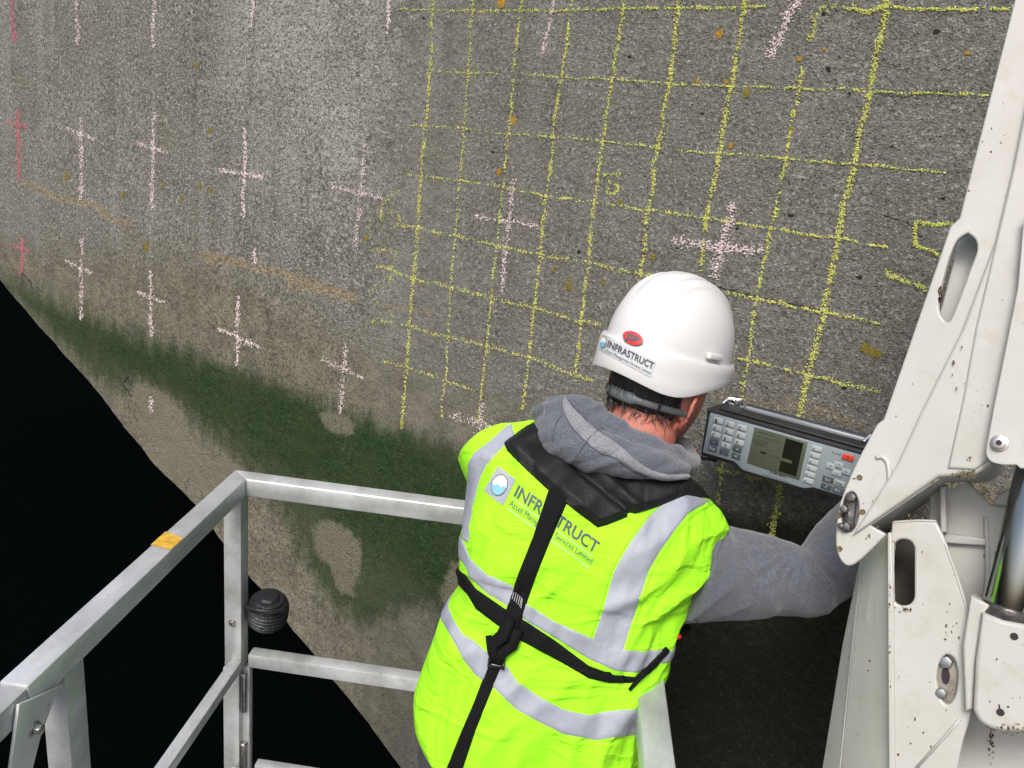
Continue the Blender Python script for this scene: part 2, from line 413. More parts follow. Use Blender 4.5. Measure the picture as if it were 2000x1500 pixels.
    bp = N.new('ShaderNodeBump'); bp.inputs['Distance'].default_value = 0.012
    L.new(mth('SUBTRACT', 0.95, mth('MULTIPLY', at('low'), 0.35)), bp.inputs['Strength'])
    L.new(hgt, bp.inputs['Height']); L.new(bp.outputs[0], b.inputs['Normal'])
    return m
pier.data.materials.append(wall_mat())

# ------------------------------------------------------------ chalk
m_yel = mat('yellow_chalk', (0.64, 0.68, 0.20), rough=0.95, spec=0.1, vary=0.3, vscale=200)
m_wch = mat('pale_pink_chalk', (0.72, 0.62, 0.62), rough=0.95, spec=0.1, vary=0.2, vscale=200)
m_pch = mat('pink_chalk', (0.62, 0.19, 0.25), rough=0.95, spec=0.1, vary=0.3, vscale=200)
def chalk(name, strokes, m, label=None, wid=6.0, dens=1.0, seed=0, big=1.0, ease=0.0):
    """strokes of small chalk crumbs caught on the aggregate"""
    rd = random.Random(seed); vs = []; fs = []
    for st in strokes:
        pts, sw, sdn = st if isinstance(st, tuple) and len(st) == 3 and isinstance(st[0], list) else (st, wid, dens)
        for a, b in zip(pts, pts[1:]):
            L = math.hypot(b[0] - a[0], b[1] - a[1]); n = int(L * 1.25 * sdn)
            for _ in range(n):
                t = rd.random(); x = lerp(a[0], b[0], t); y = lerp(a[1], b[1], t)
                cl = noise.noise(Vector((x * 0.06, y * 0.06, seed * 3.1))); cl2 = noise.noise(Vector((x * 0.3, y * 0.3, 5 + seed)))
                if cl + 1.1 * cl2 < rd.uniform(-0.55 - ease, 0.34 - ease): continue
                g = rd.gauss(0, sw * 0.36) + 2.5 * noise.noise(Vector((x * 0.03, y * 0.03, 9)))
                dx, dy = (b[1] - a[1]) / (L + 1e-6), -(b[0] - a[0]) / (L + 1e-6)
                c = WL(x + dx * g, y + dy * g); r = rd.uniform(0.0009, 0.0028) * big * (1.0 if rd.random() < .8 else .6); k = len(vs); m_ = rd.choice((4, 5, 5, 6)); a0 = rd.random() * 6
                zz = wz(c.x, c.y) + 0.0025; el = rd.uniform(0.6, 1.5)
                vs.append((c.x, c.y, zz + r * 0.5))
                for s in range(m_):
                    an = a0 + 6.283 * s / m_; rr = r * rd.uniform(0.6, 1.3)
                    vs.append((c.x + rr * math.cos(an) * el, c.y + rr * math.sin(an) / el, zz - 0.0012))
                for s in range(m_): fs.append((k, k + 1 + s, k + 1 + (s + 1) % m_))
    o = mesh_obj(name, vs, fs, m, pier)
    if label: o['label'] = label
    return o
VL = [[(848,-30),(848,0),(842,70),(835,200),(826,300),(820,400),(815,480),(808,560),(803,620),(797,700),(790,780),(786,838)],
 [(925,-30),(918,60),(914,130),(908,220),(903,300),(897,380),(890,460),(882,570),(878,640),(872,720),(864,790),(862,820)],
 [(1022,-30),(1010,80),(1003,150),(998,220),(990,300),(982,380),(975,450),(968,520),(960,590),(955,650),(948,720),(940,770),(932,830)],
 [(1122,-30),(1110,40),(1108,90),(1098,150),(1085,230),(1078,310),(1068,380),(1062,440),(1055,510),(1048,570),(1040,640),(1032,710),(1024,780),(1020,800)],
 [(1224,-30),(1214,40),(1205,100),(1198,150),(1187,220),(1178,280),(1170,340),(1162,400),(1155,460),(1148,530),(1138,600),(1130,660),(1123,745)],
 [(1330,-30),(1320,50),(1318,100),(1307,160),(1297,220),(1290,270),(1278,320),(1273,380),(1262,430),(1258,480),(1250,540),(1240,600)],
 [(1460,-30),(1448,60),(1440,100),(1432,160),(1420,200),(1412,250),(1405,300),(1395,350),(1385,400),(1378,440),(1372,490),(1368,530)],
 [(1566,130),(1563,160),(1555,200),(1545,240),(1540,280),(1533,320),(1522,370),(1512,420),(1503,450),(1495,500),(1485,540),(1478,580),(1470,630),(1463,690),(1452,750),(1448,790),(1420,860),(1410,925),(1400,985)],
 [(1740,-30),(1725,50),(1713,100),(1703,150),(1695,200),(1682,250),(1672,300),(1662,350),(1648,400),(1642,440),(1636,480),(1625,530),(1612,580),(1608,620),(1600,660),(1588,700),(1575,740),(1570,780),(1560,815),(1525,945),(1505,1055)]]
VW = [7, 5, 5, 6, 6, 8, 9, 7, 11]; VD = [1.15, .6, .7, .95, .95, 1.1, 1.25, .85, 1.5]
for i, l in enumerate(VL): chalk('chalk_grid_line', [(l, VW[i] * .85, VD[i] * 1.3)], m_yel, seed=i, big=1.1, ease=.28)
HL = [[(780,18),(850,20),(950,22),(1050,20),(1150,20),(1200,18),(1330,15),(1460,15),(1500,14),(1640,16),(1700,24),(1735,12),(1780,20),(1850,20),(1972,18)],
 [(838,135),(870,140),(910,143),(1000,143),(1100,152),(1200,155),(1320,165),(1450,170),(1500,170),(1600,175),(1660,172),(1700,180),(1800,183),(1930,187)],
 [(790,243),(850,247),(910,252),(990,262),(1080,268),(1170,275),(1280,288),(1370,298),(1450,302),(1550,312),(1640,318),(1720,325),(1850,338)],
 [(796,342),(900,352),(988,366),(1068,384),(1164,396),(1268,410),(1380,426),(1440,436),(1510,447),(1600,462),(1640,465),(1690,477),(1735,482)],
 [(776,440),(820,444),(892,462),(972,480),(1056,498),(1152,514),(1232,532),(1276,538),(1417,570),(1460,580),(1523,593),(1600,608),(1667,620),(1720,633)],
 [(736,520),(768,528),(808,544),(880,560),(956,580),(1000,592),(1060,605),(1120,625),(1175,635),(1435,700),(1500,712),(1560,728),(1590,735),(1650,750),(1720,765)],
 [(725,628),(770,630),(800,635),(860,655),(930,670),(1000,690),(1060,705),(1110,730),(1160,745)],
 [(735,705),(770,710),(800,720),(850,735),(900,755),(930,762)],
 [(1395,915),(1450,928),(1525,950)]]
HW = [5, 4, 4, 5, 6, 6, 6, 5, 9]; HD = [.9, .6, .55, .85, .95, .9, .85, .7, 1.4]
for i, l in enumerate(HL):
    runs = [[l[0]]]
    for a, b in zip(l, l[1:]):
        if (i, a) in ((4, (1276, 538)), (5, (1175, 635)), (0, (1500, 14))): runs.append([b])
        else: runs[-1].append(b)
    for k_, run in enumerate(runs): chalk('chalk_grid_line', [(run, HW[i] * .85, HD[i] * 1.25)], m_yel, seed=20 + i + 9 * k_, big=1.05, ease=.2)
chalk('chalk_numeral', [[(785,375),(770,380),(748,400),(745,418),(752,440)], [(745,420),(775,415),(783,425),(780,440),(770,444)]], m_yel, wid=5, dens=1.0, seed=41)
chalk('chalk_numeral', [[(725,488),(745,487),(775,490),(778,500),(768,520),(765,540),(762,560)], [(738,520),(768,526)]], m_yel, wid=5, dens=1.2, seed=42)
chalk('chalk_numeral', [[(752,545),(745,552),(730,560),(725,575),(735,590),(755,600),(768,620)], [(750,552),(753,568)], [(725,628),(750,622)]], m_yel, wid=5, dens=.9, seed=43)
chalk('chalk_numeral', [[(1180,343),(1196,342),(1215,340)], [(1210,345),(1190,355),(1186,375),(1200,380),(1210,370),(1203,358),(1190,360)]], m_yel, wid=5, dens=2.2, seed=44)
chalk('chalk_numeral', [[(1862,437),(1825,439),(1792,433)], [(1790,434),(1788,455),(1786,477)], [(1786,477),(1810,487),(1842,503)]], m_yel, wid=6, dens=2.2, seed=45, ease=.5)
chalk('chalk_dash', [[(1728,532),(1770,550),(1830,572)]], m_yel, wid=8, dens=2, seed=46)
chalk('chalk_numeral', [[(1578,88),(1590,60),(1590,35),(1606,18),(1640,14)], [(1662,12),(1690,28),(1720,16),(1740,10)]], m_yel, wid=9, dens=1.6, seed=47)
CR = [('p', (25,-20),(28,80), None, None), ('p', (35,215),(38,350), (14,238),(52,249)), ('p', (43,465),(43,535), (20,478),(58,492)),
 ('w', (152,-20),(153,88), None, None), ('w', (155,230),(158,390), (127,250),(183,272)), ('w', (160,465),(158,625), (127,508),(180,535)),
 ('w', (302,-20),(298,95), None, None), ('w', (300,220),(298,410), (265,280),(328,298)), ('w', (297,530),(296,658), (268,568),(325,592)), ('w', (296,775),(295,808), None, None),
 ('w', (496,-20),(492,55), None, None), ('w', (480,250),(474,425), (425,332),(515,345)), ('w', (497,487),(497,515), None, None), ('w', (462,578),(461,715), (423,642),(510,680)),
 ('w', (762,-20),(755,70), None, None), ('w', (714,283),(695,490), (650,365),(750,388)), ('w', (675,672),(665,808), (627,700),(710,740)),
 ('w', (1085,-10),(1058,112), None, None), ('w', (1003,350),(983,575), (928,422),(1055,443)), ('w', (940,785),(935,850), (880,810),(965,837)),
 ('w', (1430,395),(1392,545), (1310,470),(1490,493)), ('w', (1562,-10),(1502,115), None, None)]
for i, (c, a, b, h0, h1) in enumerate(CR):
    st = [[a, b]] + ([[h0, h1]] if h0 else [])
    wd = 6 if i < 19 else 13; dn = 1.9 if c == 'p' else (1.25 if i < 15 else 1.15)
    if i >= 20: dn = 1.7
    chalk('chalk_cross' if h0 else 'chalk_dash', st, m_pch if c == 'p' else m_wch, wid=wd if i < 15 else wd + 1, dens=dn * (1.5 if i < 17 else 1.25), big=1.6 if i < 15 else 1.15, ease=.35, seed=60 + i,
          label='strong pink chalk mark' if c == 'p' else None)
m_crk = mat('crack_shadow', (0.02, 0.019, 0.016), rough=1.0, spec=0)
def crack(pts, seed, r=.0014):
    rd = random.Random(seed); ps = []
    for (x, y) in arcsamp(pts, 40):
        c = WL(float(x) + rd.uniform(-2, 2), float(y) + rd.uniform(-1.6, 1.6)); ps.append((c.x, c.y, wz(c.x, c.y) + .0004))
    mb = MB(); mb.tube(ps, [r * rd.uniform(.3, 1.2) for _ in ps], 4); mb.build('crack', m_crk, pier)
crack([(1400, 560), (1470, 578), (1540, 592), (1625, 610)], 1); crack([(40, 530), (60, 552), (66, 575)], 2, .003); crack([(590, 330), (640, 352), (690, 350)], 3, .0008)
crack([(1725, 420), (1775, 436), (1800, 462)], 4, .0012); crack([(250, 735), (240, 752), (258, 775)], 5, .003); crack([(1690, 180), (1760, 190), (1850, 178)], 6, .0007)
m_pit = mat('blowhole', (0.028, 0.027, 0.022), rough=1.0, spec=0)
rdp = random.Random(77)
for _ in range(46):
    x, y = rdp.uniform(780, 1900), rdp.uniform(20, 780); c = WL(x, y); r = rdp.uniform(.0018, .0052); vs = []; n = 9; a0 = rdp.random() * 6; el = rdp.uniform(1, 2.2)
    for k in range(n):
        an = 6.283 * k / n; xx, yy_ = c.x + r * el * math.cos(an) * rdp.uniform(.7, 1.2), c.y + r * math.sin(an) * rdp.uniform(.7, 1.2); vs.append((xx, yy_, wz(xx, yy_) + .0009))
    mesh_obj('blowhole', vs, [tuple(range(n))], m_pit, pier)
# lichen: thin crusts on the concrete
m_lic = mat('orange_lichen', (0.42, 0.24, 0.025), rough=0.95, vary=0.5, vscale=160, bump=0.4, bscale=200)
m_lic2 = mat('mustard_lichen', (0.22, 0.18, 0.03), rough=0.95, vary=0.5, vscale=160, bump=0.4, bscale=200)
def crust(name, x, y, r, m, seed):
    rd = random.Random(seed); c = WL(x, y); s = (WL(x + r, y) - c).length; n = 18; vs = [(c.x, c.y, wz(c.x, c.y) + 0.003)]
    for k in range(n):
        a = 6.283 * k / n; rr = s * (0.85 + 0.35 * noise.noise(Vector((math.cos(a) * 1.5, math.sin(a) * 1.5, seed))))
        xx, yy_ = c.x + rr * math.cos(a), c.y + rr * math.sin(a); vs.append((xx, yy_, wz(xx, yy_) + 0.0012))
    mesh_obj(name, vs, [(0, 1 + k, 1 + (k + 1) % n) for k in range(n)], m, pier, True)
for i, (x, y, r) in enumerate([(1406,67,9),(978,5,9),(1003,236,7),(976,336,6),(1561,116,6),(1362,158,5),(1428,284,6),(1890,104,6),(1610,96,4),(1418,160,5)]): crust('lichen_spot', x, y, r, m_lic, i)
for i, (x, y, r) in enumerate([(1082,528,5),(1112,562,6),(1112,548,4),(1692,680,13),(1712,690,13),(1458,182,9),(1110,558,8),(718,465,5),(392,363,4),(412,372,4),(288,483,6),(383,128,4),(410,255,4),(356,388,4),(128,345,4),(1178,552,5),(1278,500,5),(1274,503,6),(1212,395,6),(1545,252,6),(320,362,4),(240,380,4)]): crust('lichen_spot', x, y, r, m_lic2, 30 + i)
# ------------------------------------------------------------ work platform
def galv():
    m = bpy.data.materials.new('galvanised_steel'); m.use_nodes = True
    N = m.node_tree.nodes; L = m.node_tree.links; b = N['Principled BSDF']
    tc = N.new('ShaderNodeTexCoord'); v = N.new('ShaderNodeTexNoise'); v.inputs['Scale'].default_value = 9; v.inputs['Detail'].default_value = 7; v.inputs['Roughness'].default_value = 0.65
    mp = N.new('ShaderNodeMapping'); mp.inputs['Scale'].default_value = (1, 0.55, 1); L.new(tc.outputs['Object'], mp.inputs[0])
    L.new(mp.outputs[0], v.inputs['Vector'])
    r = N.new('ShaderNodeValToRGB'); L.new(v.outputs['Fac'], r.inputs[0]); e = r.color_ramp.elements
    e[0].position = .33; e[0].color = (.40, .415, .41, 1); e[1].position = .60; e[1].color = (.63, .65, .66, 1)
    n3 = N.new('ShaderNodeTexNoise'); n3.inputs['Scale'].default_value = 70; n3.inputs['Detail'].default_value = 6; n3.inputs['Roughness'].default_value = .7; L.new(mp.outputs[0], n3.inputs['Vector'])
    r3 = N.new('ShaderNodeValToRGB'); L.new(n3.outputs['Fac'], r3.inputs[0]); r3.color_ramp.elements[0].position = .24; r3.color_ramp.elements[1].position = .36
    mx = N.new('ShaderNodeMix'); mx.data_type = 'RGBA'; L.new(r3.outputs[0], mx.inputs[0]); mx.inputs[6].default_value = (.22, .215, .19, 1); L.new(r.outputs[0], mx.inputs[7])
    L.new(mx.outputs[2], b.inputs['Base Color'])
    r2 = N.new('ShaderNodeMapRange'); L.new(v.outputs['Fac'], r2.inputs[0]); r2.inputs[3].default_value = .6; r2.inputs[4].default_value = .36; L.new(r2.outputs[0], b.inputs['Roughness'])
    b.inputs['Metallic'].default_value = .5
    bp = N.new('ShaderNodeBump'); bp.inputs['Strength'].default_value = .18; bp.inputs['Distance'].default_value = .004; L.new(n3.outputs['Fac'], bp.inputs['Height']); L.new(bp.outputs[0], b.inputs['Normal'])
    return m
m_galv = galv()
m_zinc = mat('bright_bolt_steel', (.55, .53, .50), rough=.3, metal=.9, vary=.4, vscale=90)
m_tape = mat('yellow_tape', (.66, .40, .045), rough=.6, vary=.35, vscale=60)
m_rub = mat('black_rubber', (.016, .018, .021), rough=.35, spec=.5, bump=.3, bscale=120)
plat = thing('work_platform', 'galvanised square-tube guard rail basket the worker stands in, with yellow tape on its side rail', 'work platform')
TH = R(3.9); EX = Vector((math.cos(TH), -math.sin(TH), 0)); EY = Vector((-math.sin(TH), -math.cos(TH), 0)); EZ = Vector((0, 0, 1))
_r0 = ray(470, 926); CO = CAM + _r0 * ((1.1 - CAM.z) / _r0.z); CO.z = 0
def onz(px, py, z):
    r = ray(px, py); q = CAM + r * ((z - CAM.z) / r.z) - CO; return q.dot(EX), q.dot(EY)
def onfront(px, py):
    r = ray(px, py); t = (CO - CAM).dot(EY) / r.dot(EY); q = CAM + r * t; return (q - CO).dot(EX), q.z
WID = 1.03
print('CO', CO, 'right rail', onz(1303, 1500, 1.1), onz(1262, 1290, 1.1), 'joint', onz(66, 1340, 1.1), 'mid', onfront(640, 1300), 'toe', onfront(520, 1492), 'post', onz(130, 1400, 1.0), 'hinge', onfront(470, 1290), onfront(470, 1320), 'tape', onz(325, 1062, 1.1), 'bolt', onfront(446, 1233), 'left post edge', onfront(452, 1150))
print('walldist', (B_c := [round((CO + EX * x + Vector((0, 0, z)) - W0).dot(NV), 3) for x in (0, 1.055) for z in (0, 1.1)]))
def B(x, y, z): return CO + EX * x + EY * y + EZ * z
hw = .025
def tubebar(name, a, b, w1=hw, w2=hw, up=EZ, bev=.0045, m=None):
    a, b = Vector(a), Vector(b); t = (b - a).normalized(); s = t.cross(up).normalized(); u = s.cross(t)
    mb = MB(); mb.box((a + b) / 2, t * ((b - a).length / 2), s * w1, u * w2); return mb.build(name, m or m_galv, plat, bevel=bev)
def bolt(p, n, r=.011, h=.008, parent=None, m=None):
    n = n.normalized(); mb = MB(); mb.cyl(p, p + n * .002, r * 1.35, 20); mb.tube([p + n * .002, p + n * h], [r, r * .92], 6)
    return mb.build('bolt', m or m_zinc, parent or plat, bevel=.001)
ZT, ZM, ZB = 1.075, .543, .134
# top rails mitred at the corner
mb = MB()
def mitre(mb, y1, z, x1=None):
    pass
def prism4(mb, A, Bq):
    mb.add(A + Bq, [(0, 1, 2, 3), (7, 6, 5, 4), (0, 4, 5, 1), (1, 5, 6, 2), (2, 6, 7, 3), (3, 7, 4, 0)])
z0, z1 = ZT - hw, ZT + hw
mb = MB(); prism4(mb, [B(-hw, -hw, z0), B(hw, hw, z0), B(hw, hw, z1), B(-hw, -hw, z1)], [B(WID + hw, -hw, z0), B(WID - hw, hw, z0), B(WID - hw, hw, z1), B(WID + hw, -hw, z1)])
mb.build('top_rail', m_galv, plat, bevel=.0045)
YJ = .857
mb = MB(); prism4(mb, [B(-hw, -hw + .001, z0), B(hw, hw + .001, z0), B(hw, hw + .001, z1), B(-hw, -hw + .001, z1)], [B(-hw, YJ, z0), B(hw, YJ, z0), B(hw, YJ, z1), B(-hw, YJ, z1)])
mb.build('top_rail', m_galv, plat, bevel=.0045)
tubebar('top_rail', B(0, YJ + .002, ZT - .002), B(0, 1.7, ZT - .002))
mb = MB(); prism4(mb, [B(WID + hw, -hw + .001, z0), B(WID - hw, hw + .001, z0), B(WID - hw, hw + .001, z1), B(WID + hw, -hw + .001, z1)], [B(WID + hw, 1.7, z0), B(WID - hw, 1.7, z0), B(WID - hw, 1.7, z1), B(WID + hw, 1.7, z1)])
mb.build('top_rail', m_galv, plat, bevel=.0045)
# posts
tubebar('post', B(-.012, .002, ZT - hw), B(-.012, .002, ZM - .03), .0245, .0245, up=EX)
tubebar('post', B(-.020, .004, ZM - .032), B(-.020, .004, 0), .0185, .024, up=EX)
tubebar('hinge_post', B(.014, -.006, ZM - .032), B(.014, -.006, 0), .012, .014, up=EX)
for za, zb in ((.495, .37), (.255, .14)):
    mb = MB(); mb.tube([B(.015, .016, za + .005), B(.015, .016, za + .002), B(.015, .016, za - .006), B(.015, .016, za - .008), B(.015, .016, zb)], [.005, .0095, .0095, .008, .008], 18)
    mb.build('hinge_pin', m_zinc, plat, smooth=True)
tubebar('post', B(WID, 0, ZT - hw), B(WID, 0, 0), .0245, .0245, up=EX)
def onside(px, py, x=.0325):
    r = ray(px, py); t = (CO - CAM + EX * x).dot(EX) / r.dot(EX); q = CAM + r * t - CO; return q.dot(EY), q.z
_yf, _yn = onside(165, 1296, .022)[0], onside(128, 1344, .022)[0]
tubebar('post', B(-.001, (_yf + _yn) / 2, ZT - hw), B(-.001, (_yf + _yn) / 2, 0), max(.018, min(.035, abs(_yn - _yf) / 2)), .0235, up=EX)
tubebar('post', B(WID, 1.62, ZT - hw), B(WID, 1.62, 0), .0245, .0245, up=EX); tubebar('post', B(0, 1.68, ZT - hw), B(0, 1.68, 0), .0245, .0245, up=EX)
tubebar('gate_post', B(-.01, YJ + .10, ZT - hw), B(-.01, YJ + .10, 0), .022, .0225, up=EX)
# gusset between the two rail lengths
mb = MB(); 
def onside(px, py, x=.0325):
    r = ray(px, py); t = (CO - CAM + EX * x).dot(EX) / r.dot(EX); q = CAM + r * t - CO; return q.dot(EY), q.z
g = [B(.0265, *onside(*p)) for p in ((38, 1376), (124, 1338), (108, 1362), (80, 1440), (50, 1560), (14, 1560))]
g2 = [p + EX * .006 for p in g]; mb.add(g + g2, [(5, 4, 3, 2, 1, 0), (6, 7, 8, 9, 10, 11)] + [(i, (i + 1) % 6, 6 + (i + 1) % 6, 6 + i) for i in range(6)])
mb.build('gusset_plate', m_galv, plat, bevel=.0015)
bolt(B(.0325, *onside(68, 1424)), EX, .010, .012)
bolt(B(-.012, .0268, .665), EY, .008, .007)
# mid rails, toe rails
tubebar('mid_rail', B(.028, 0, ZM), B(WID - .026, 0, ZM), .02, .021)
tubebar('mid_rail', B(-.002, .026, ZM - .012), B(-.002, YJ - .1, ZM - .012), .0165, .0165)
tubebar('mid_rail', B(WID, .026, ZM), B(WID, 1.59, ZM), .02, .02)
tubebar('mid_rail', B(0, YJ + .01, ZM - .012), B(0, 1.65, ZM - .012), .0165, .0165)
tubebar('toe_rail', B(.045, 0, ZB), B(WID - .026, 0, ZB), .015, .05)
tubebar('toe_rail', B(0, .03, ZB), B(0, 1.65, ZB), .015, .05)
tubebar('toe_rail', B(WID, .03, ZB), B(WID, 1.59, ZB), .015, .05)
tubebar('top_rail', B(.027, 1.69, ZT), B(WID - .027, 1.69, ZT), hw, hw)
# deck
mb = MB(); mb.box(B(WID / 2, .85, -.02), EX * (WID / 2 + .02), EY * .87, EZ * .018); mb.build('deck', m_galv, plat, bevel=.003)
# tape round the side rail
ty = .355
mb = MB(); ta = [(-hw - .0006, -hw - .0006), (-hw - .0006, hw + .0008), (hw + .0008, hw + .0008)]
mb.add([B(-hw, ty - .018, z1 + .0012), B(hw, ty - .0, z1 + .0012), B(hw - .001, ty + .052, z1 + .0012), B(-hw, ty + .045, z1 + .0012)], [(0, 3, 2, 1)])
mb.build('yellow_tape', m_tape, plat)
# ribbed rubber buffer wheel outside the front corner
buf = thing('rubber_buffer', 'small black ribbed rubber buffer roller beside the corner post, below the front rail', 'buffer')
c = P(523, 1193, 2.22)
ax = (EX * .12 + EZ * .95 + EY * .12).normalized(); s1 = ax.cross(FWD).normalized(); s2 = s1.cross(ax)
prof = []; nr = 9; Lh = .050
for i in range(nr * 8 + 1):
    t = i / (nr * 8) * 2 - 1
    r = .054 * (1 - abs(t) ** 3.2 * .42) + .0036 * math.cos(t * nr * math.pi) - (.0 if abs(t) < .97 else .01)
    prof.append((t * Lh, r))
mb = MB(); mb.tube([c + ax * a for a, r in prof], [r for a, r in prof], 40); mb.build('ribbed_roller', m_rub, buf, smooth=True)
mb = MB(); mb.tube([c + ax * Lh * .98, c + ax * (Lh + .006)], [.03, .022], 24); mb.build('hub', m_rub, buf, bevel=.002)
mb = MB()
hp = [c + s2 * -.045 + s1 * (.05 * math.cos(a)) + ax * (.035 * math.sin(a)) for a in [i * math.pi / 8 for i in range(9)]]
hp = [c + (s1 * math.cos(a) * .058 + s2 * -.046 * (1 if math.sin(a) >= 0 else 1)) * 1.0 + ax * (.02 + .028 * math.sin(a)) for a in [i * math.pi / 10 for i in range(11)]]
hp = [c + ax * (.030 + .014 * math.sin(math.pi * i / 14)) + (EY * math.sin(R(20 + 130 * i / 14)) + EX * math.cos(R(20 + 130 * i / 14))) * .060 for i in range(15)]
mb.tube(hp, .0055, 10); mb.build('rubber_lip', m_rub, buf, smooth=True)
mb = MB(); mb.tube([c, c - EX * .05 - EY * .01, B(-.01, -.024, .66)], .012, 10); mb.build('bracket', m_galv, buf, smooth=True)

# ------------------------------------------------------------ boom arm
def whitepaint():
    m = bpy.data.materials.new('worn_white_paint'); m.use_nodes = True
    N = m.node_tree.nodes; L = m.node_tree.links; b = N['Principled BSDF']; tc = N.new('ShaderNodeTexCoord')
    def nz(s, d, r=.6):
        n = N.new('ShaderNodeTexNoise'); n.inputs['Scale'].default_value = s; n.inputs['Detail'].default_value = d; n.inputs['Roughness'].default_value = r; L.new(tc.outputs['Object'], n.inputs['Vector']); return n.outputs['Fac']
    def rm(f, a, c, ca, cb):
        r = N.new('ShaderNodeValToRGB'); L.new(f, r.inputs[0]); e = r.color_ramp.elements; e[0].position = a; e[1].position = c; e[0].color = (*ca, 1); e[1].color = (*cb, 1); return r.outputs[0]
    def mx(f, a, c):
        x = N.new('ShaderNodeMix'); x.data_type = 'RGBA'; L.new(f, x.inputs[0])
        for i, v in ((6, a), (7, c)):
            if isinstance(v, tuple): x.inputs[i].default_value = (*v, 1)
            else: L.new(v, x.inputs[i])
        return x.outputs[2]
    base = rm(nz(5, 5), .3, .7, (.41, .41, .375), (.475, .48, .462))
    base = mx(rm(nz(11, 8, .72), .55, .72, (0, 0, 0), (.5, .5, .5)), base, (.32, .30, .23))
    base = mx(rm(nz(60, 3, .5), .735, .76, (0, 0, 0), (1, 1, 1)), base, (.09, .045, .025))
    L.new(base, b.inputs['Base Color']); b.inputs['Roughness'].default_value = .38; b.inputs['Coat Weight'].default_value = .15
    bp = N.new('ShaderNodeBump'); bp.inputs['Strength'].default_value = .12; bp.inputs['Distance'].default_value = .004; L.new(nz(30, 4), bp.inputs['Height']); L.new(bp.outputs[0], b.inputs['Normal'])
    return m
m_wp = whitepaint()
m_rust = mat('rust', (.16, .06, .03), rough=.95, col2=(.035, .02, .015), vscale=90, bump=.5, bscale=200)
m_dirt = mat('moss_and_grime', (.20, .16, .085), rough=.95, col2=(.05, .045, .025), vscale=90, bump=.6, bscale=200)
m_pin = mat('greased_pin_steel', (.16, .15, .15), rough=.35, metal=.7, vary=.6, vscale=60, bump=.3, bscale=60)
m_chr = mat('chromed_rod', (.33, .35, .35), rough=.14, metal=1.0)
m_hole = mat('dark_bolt_hole', (.02, .012, .02), rough=.7)
boom = thing('hydraulic_boom', 'worn white steel knuckle of the access boom with chrome hydraulic rod, right of the worker', 'boom arm')
BN = -(RGT * .58 - UPV * .16 + FWD * .80).normalized(); BP = P(1780, 900, 1.30)
BX = Vector((1, 0, 0)); BX = (BX - BN * BX.dot(BN)).normalized(); BY = BN.cross(BX)
BMx = Matrix(((BX.x, BY.x, BN.x, BP.x), (BX.y, BY.y, BN.y, BP.y), (BX.z, BY.z, BN.z, BP.z), (0, 0, 0, 1))); BMi = BMx.inverted()
def bl(px, py, off=0.0):
    return BMi @ onpl(px, py, BP + BN * off, BN)
def slab(name, outline, off, th, m=None, holes=(), bev=.003, parent=None, rnd=0):
    """plate in the boom's own plane: front face raised by off, th thick"""
    cu = bpy.data.curves.new(name, 'CURVE'); cu.dimensions = '2D'; cu.fill_mode = 'BOTH'; cu.extrude = max(th / 2 - bev, .0004); cu.bevel_depth = bev; cu.bevel_resolution = 2; cu.offset = -bev
    for loop in [outline] + list(holes):
        sp = cu.splines.new('POLY'); pts = [bl(x, y, off) for x, y in loop]; sp.points.add(len(pts) - 1)
        for p_, q_ in zip(sp.points, pts): p_.co = (q_.x, q_.y, 0, 1)
        sp.use_cyclic_u = True
    o = bpy.data.objects.new('t', cu); COL.objects.link(o); dg = bpy.context.evaluated_depsgraph_get(); dg.update()
    me = bpy.data.meshes.new_from_object(o.evaluated_get(dg)); bpy.data.objects.remove(o)
    M = BMx @ Matrix.Translation((0, 0, off - th / 2)); me.transform(M)
    me.materials.clear(); me.materials.append(m or m_wp)
    for p_ in me.polygons: p_.use_smooth = True
    shade_auto(me, .6)
    ob = bpy.data.objects.new(name, me); COL.objects.link(ob); ob.parent = parent or boom; return ob
def rr(x0, y0, x1, y1, r, n=5, sk=0.0):
    pts = []
    for cx, cy, a0 in ((x1 - r, y0 + r, -90), (x1 - r, y1 - r, 0), (x0 + r, y1 - r, 90), (x0 + r, y0 + r, 180)):
        for k in range(n + 1):
            a = R(a0 + 90 * k / n); x = cx + r * math.cos(a); y = cy + r * math.sin(a); pts.append((x + sk * (y - y0), y))
    return pts
def ell(cx, cy, rx, ry, n=28, rot=0):
    return [(cx + rx * math.cos(a) * math.cos(rot) - ry * math.sin(a) * math.sin(rot), cy + rx * math.cos(a) * math.sin(rot) + ry * math.sin(a) * math.cos(rot)) for a in [2 * math.pi * k / n for k in range(n)]]
def sm(pts, n=40): return [tuple(p) for p in catmull(pts, n)]
slot1 = sm([(1890, 455), (1905, 468), (1908, 490), (1895, 525), (1875, 580), (1858, 622), (1848, 628), (1836, 612), (1834, 585), (1842, 545), (1855, 500), (1870, 468), (1890, 455)], 40)[:-1]
cheek = slab('pivot_plate', [(1992, -40), (1874, 425), (1856, 442), (1726, 818), (1713, 828)] + sm([(1713, 828), (1672, 905), (1640, 985), (1632, 1050), (1637, 1085), (1650, 1103), (1668, 1102), (1700, 1075), (1728, 1046)], 22)[1:] + [(1728, 1042), (1700, 1026), (1834, 936), (1960, 700), (2060, 300), (2130, -40)], 0, .016, holes=[slot1, ell(1660, 1000, 17, 40, rot=.08)])
# welded web behind the slot
slab('web_plate', [(1990, 380), (1880, 445), (1822, 660), (1900, 690), (2010, 560)], -.055, .01)
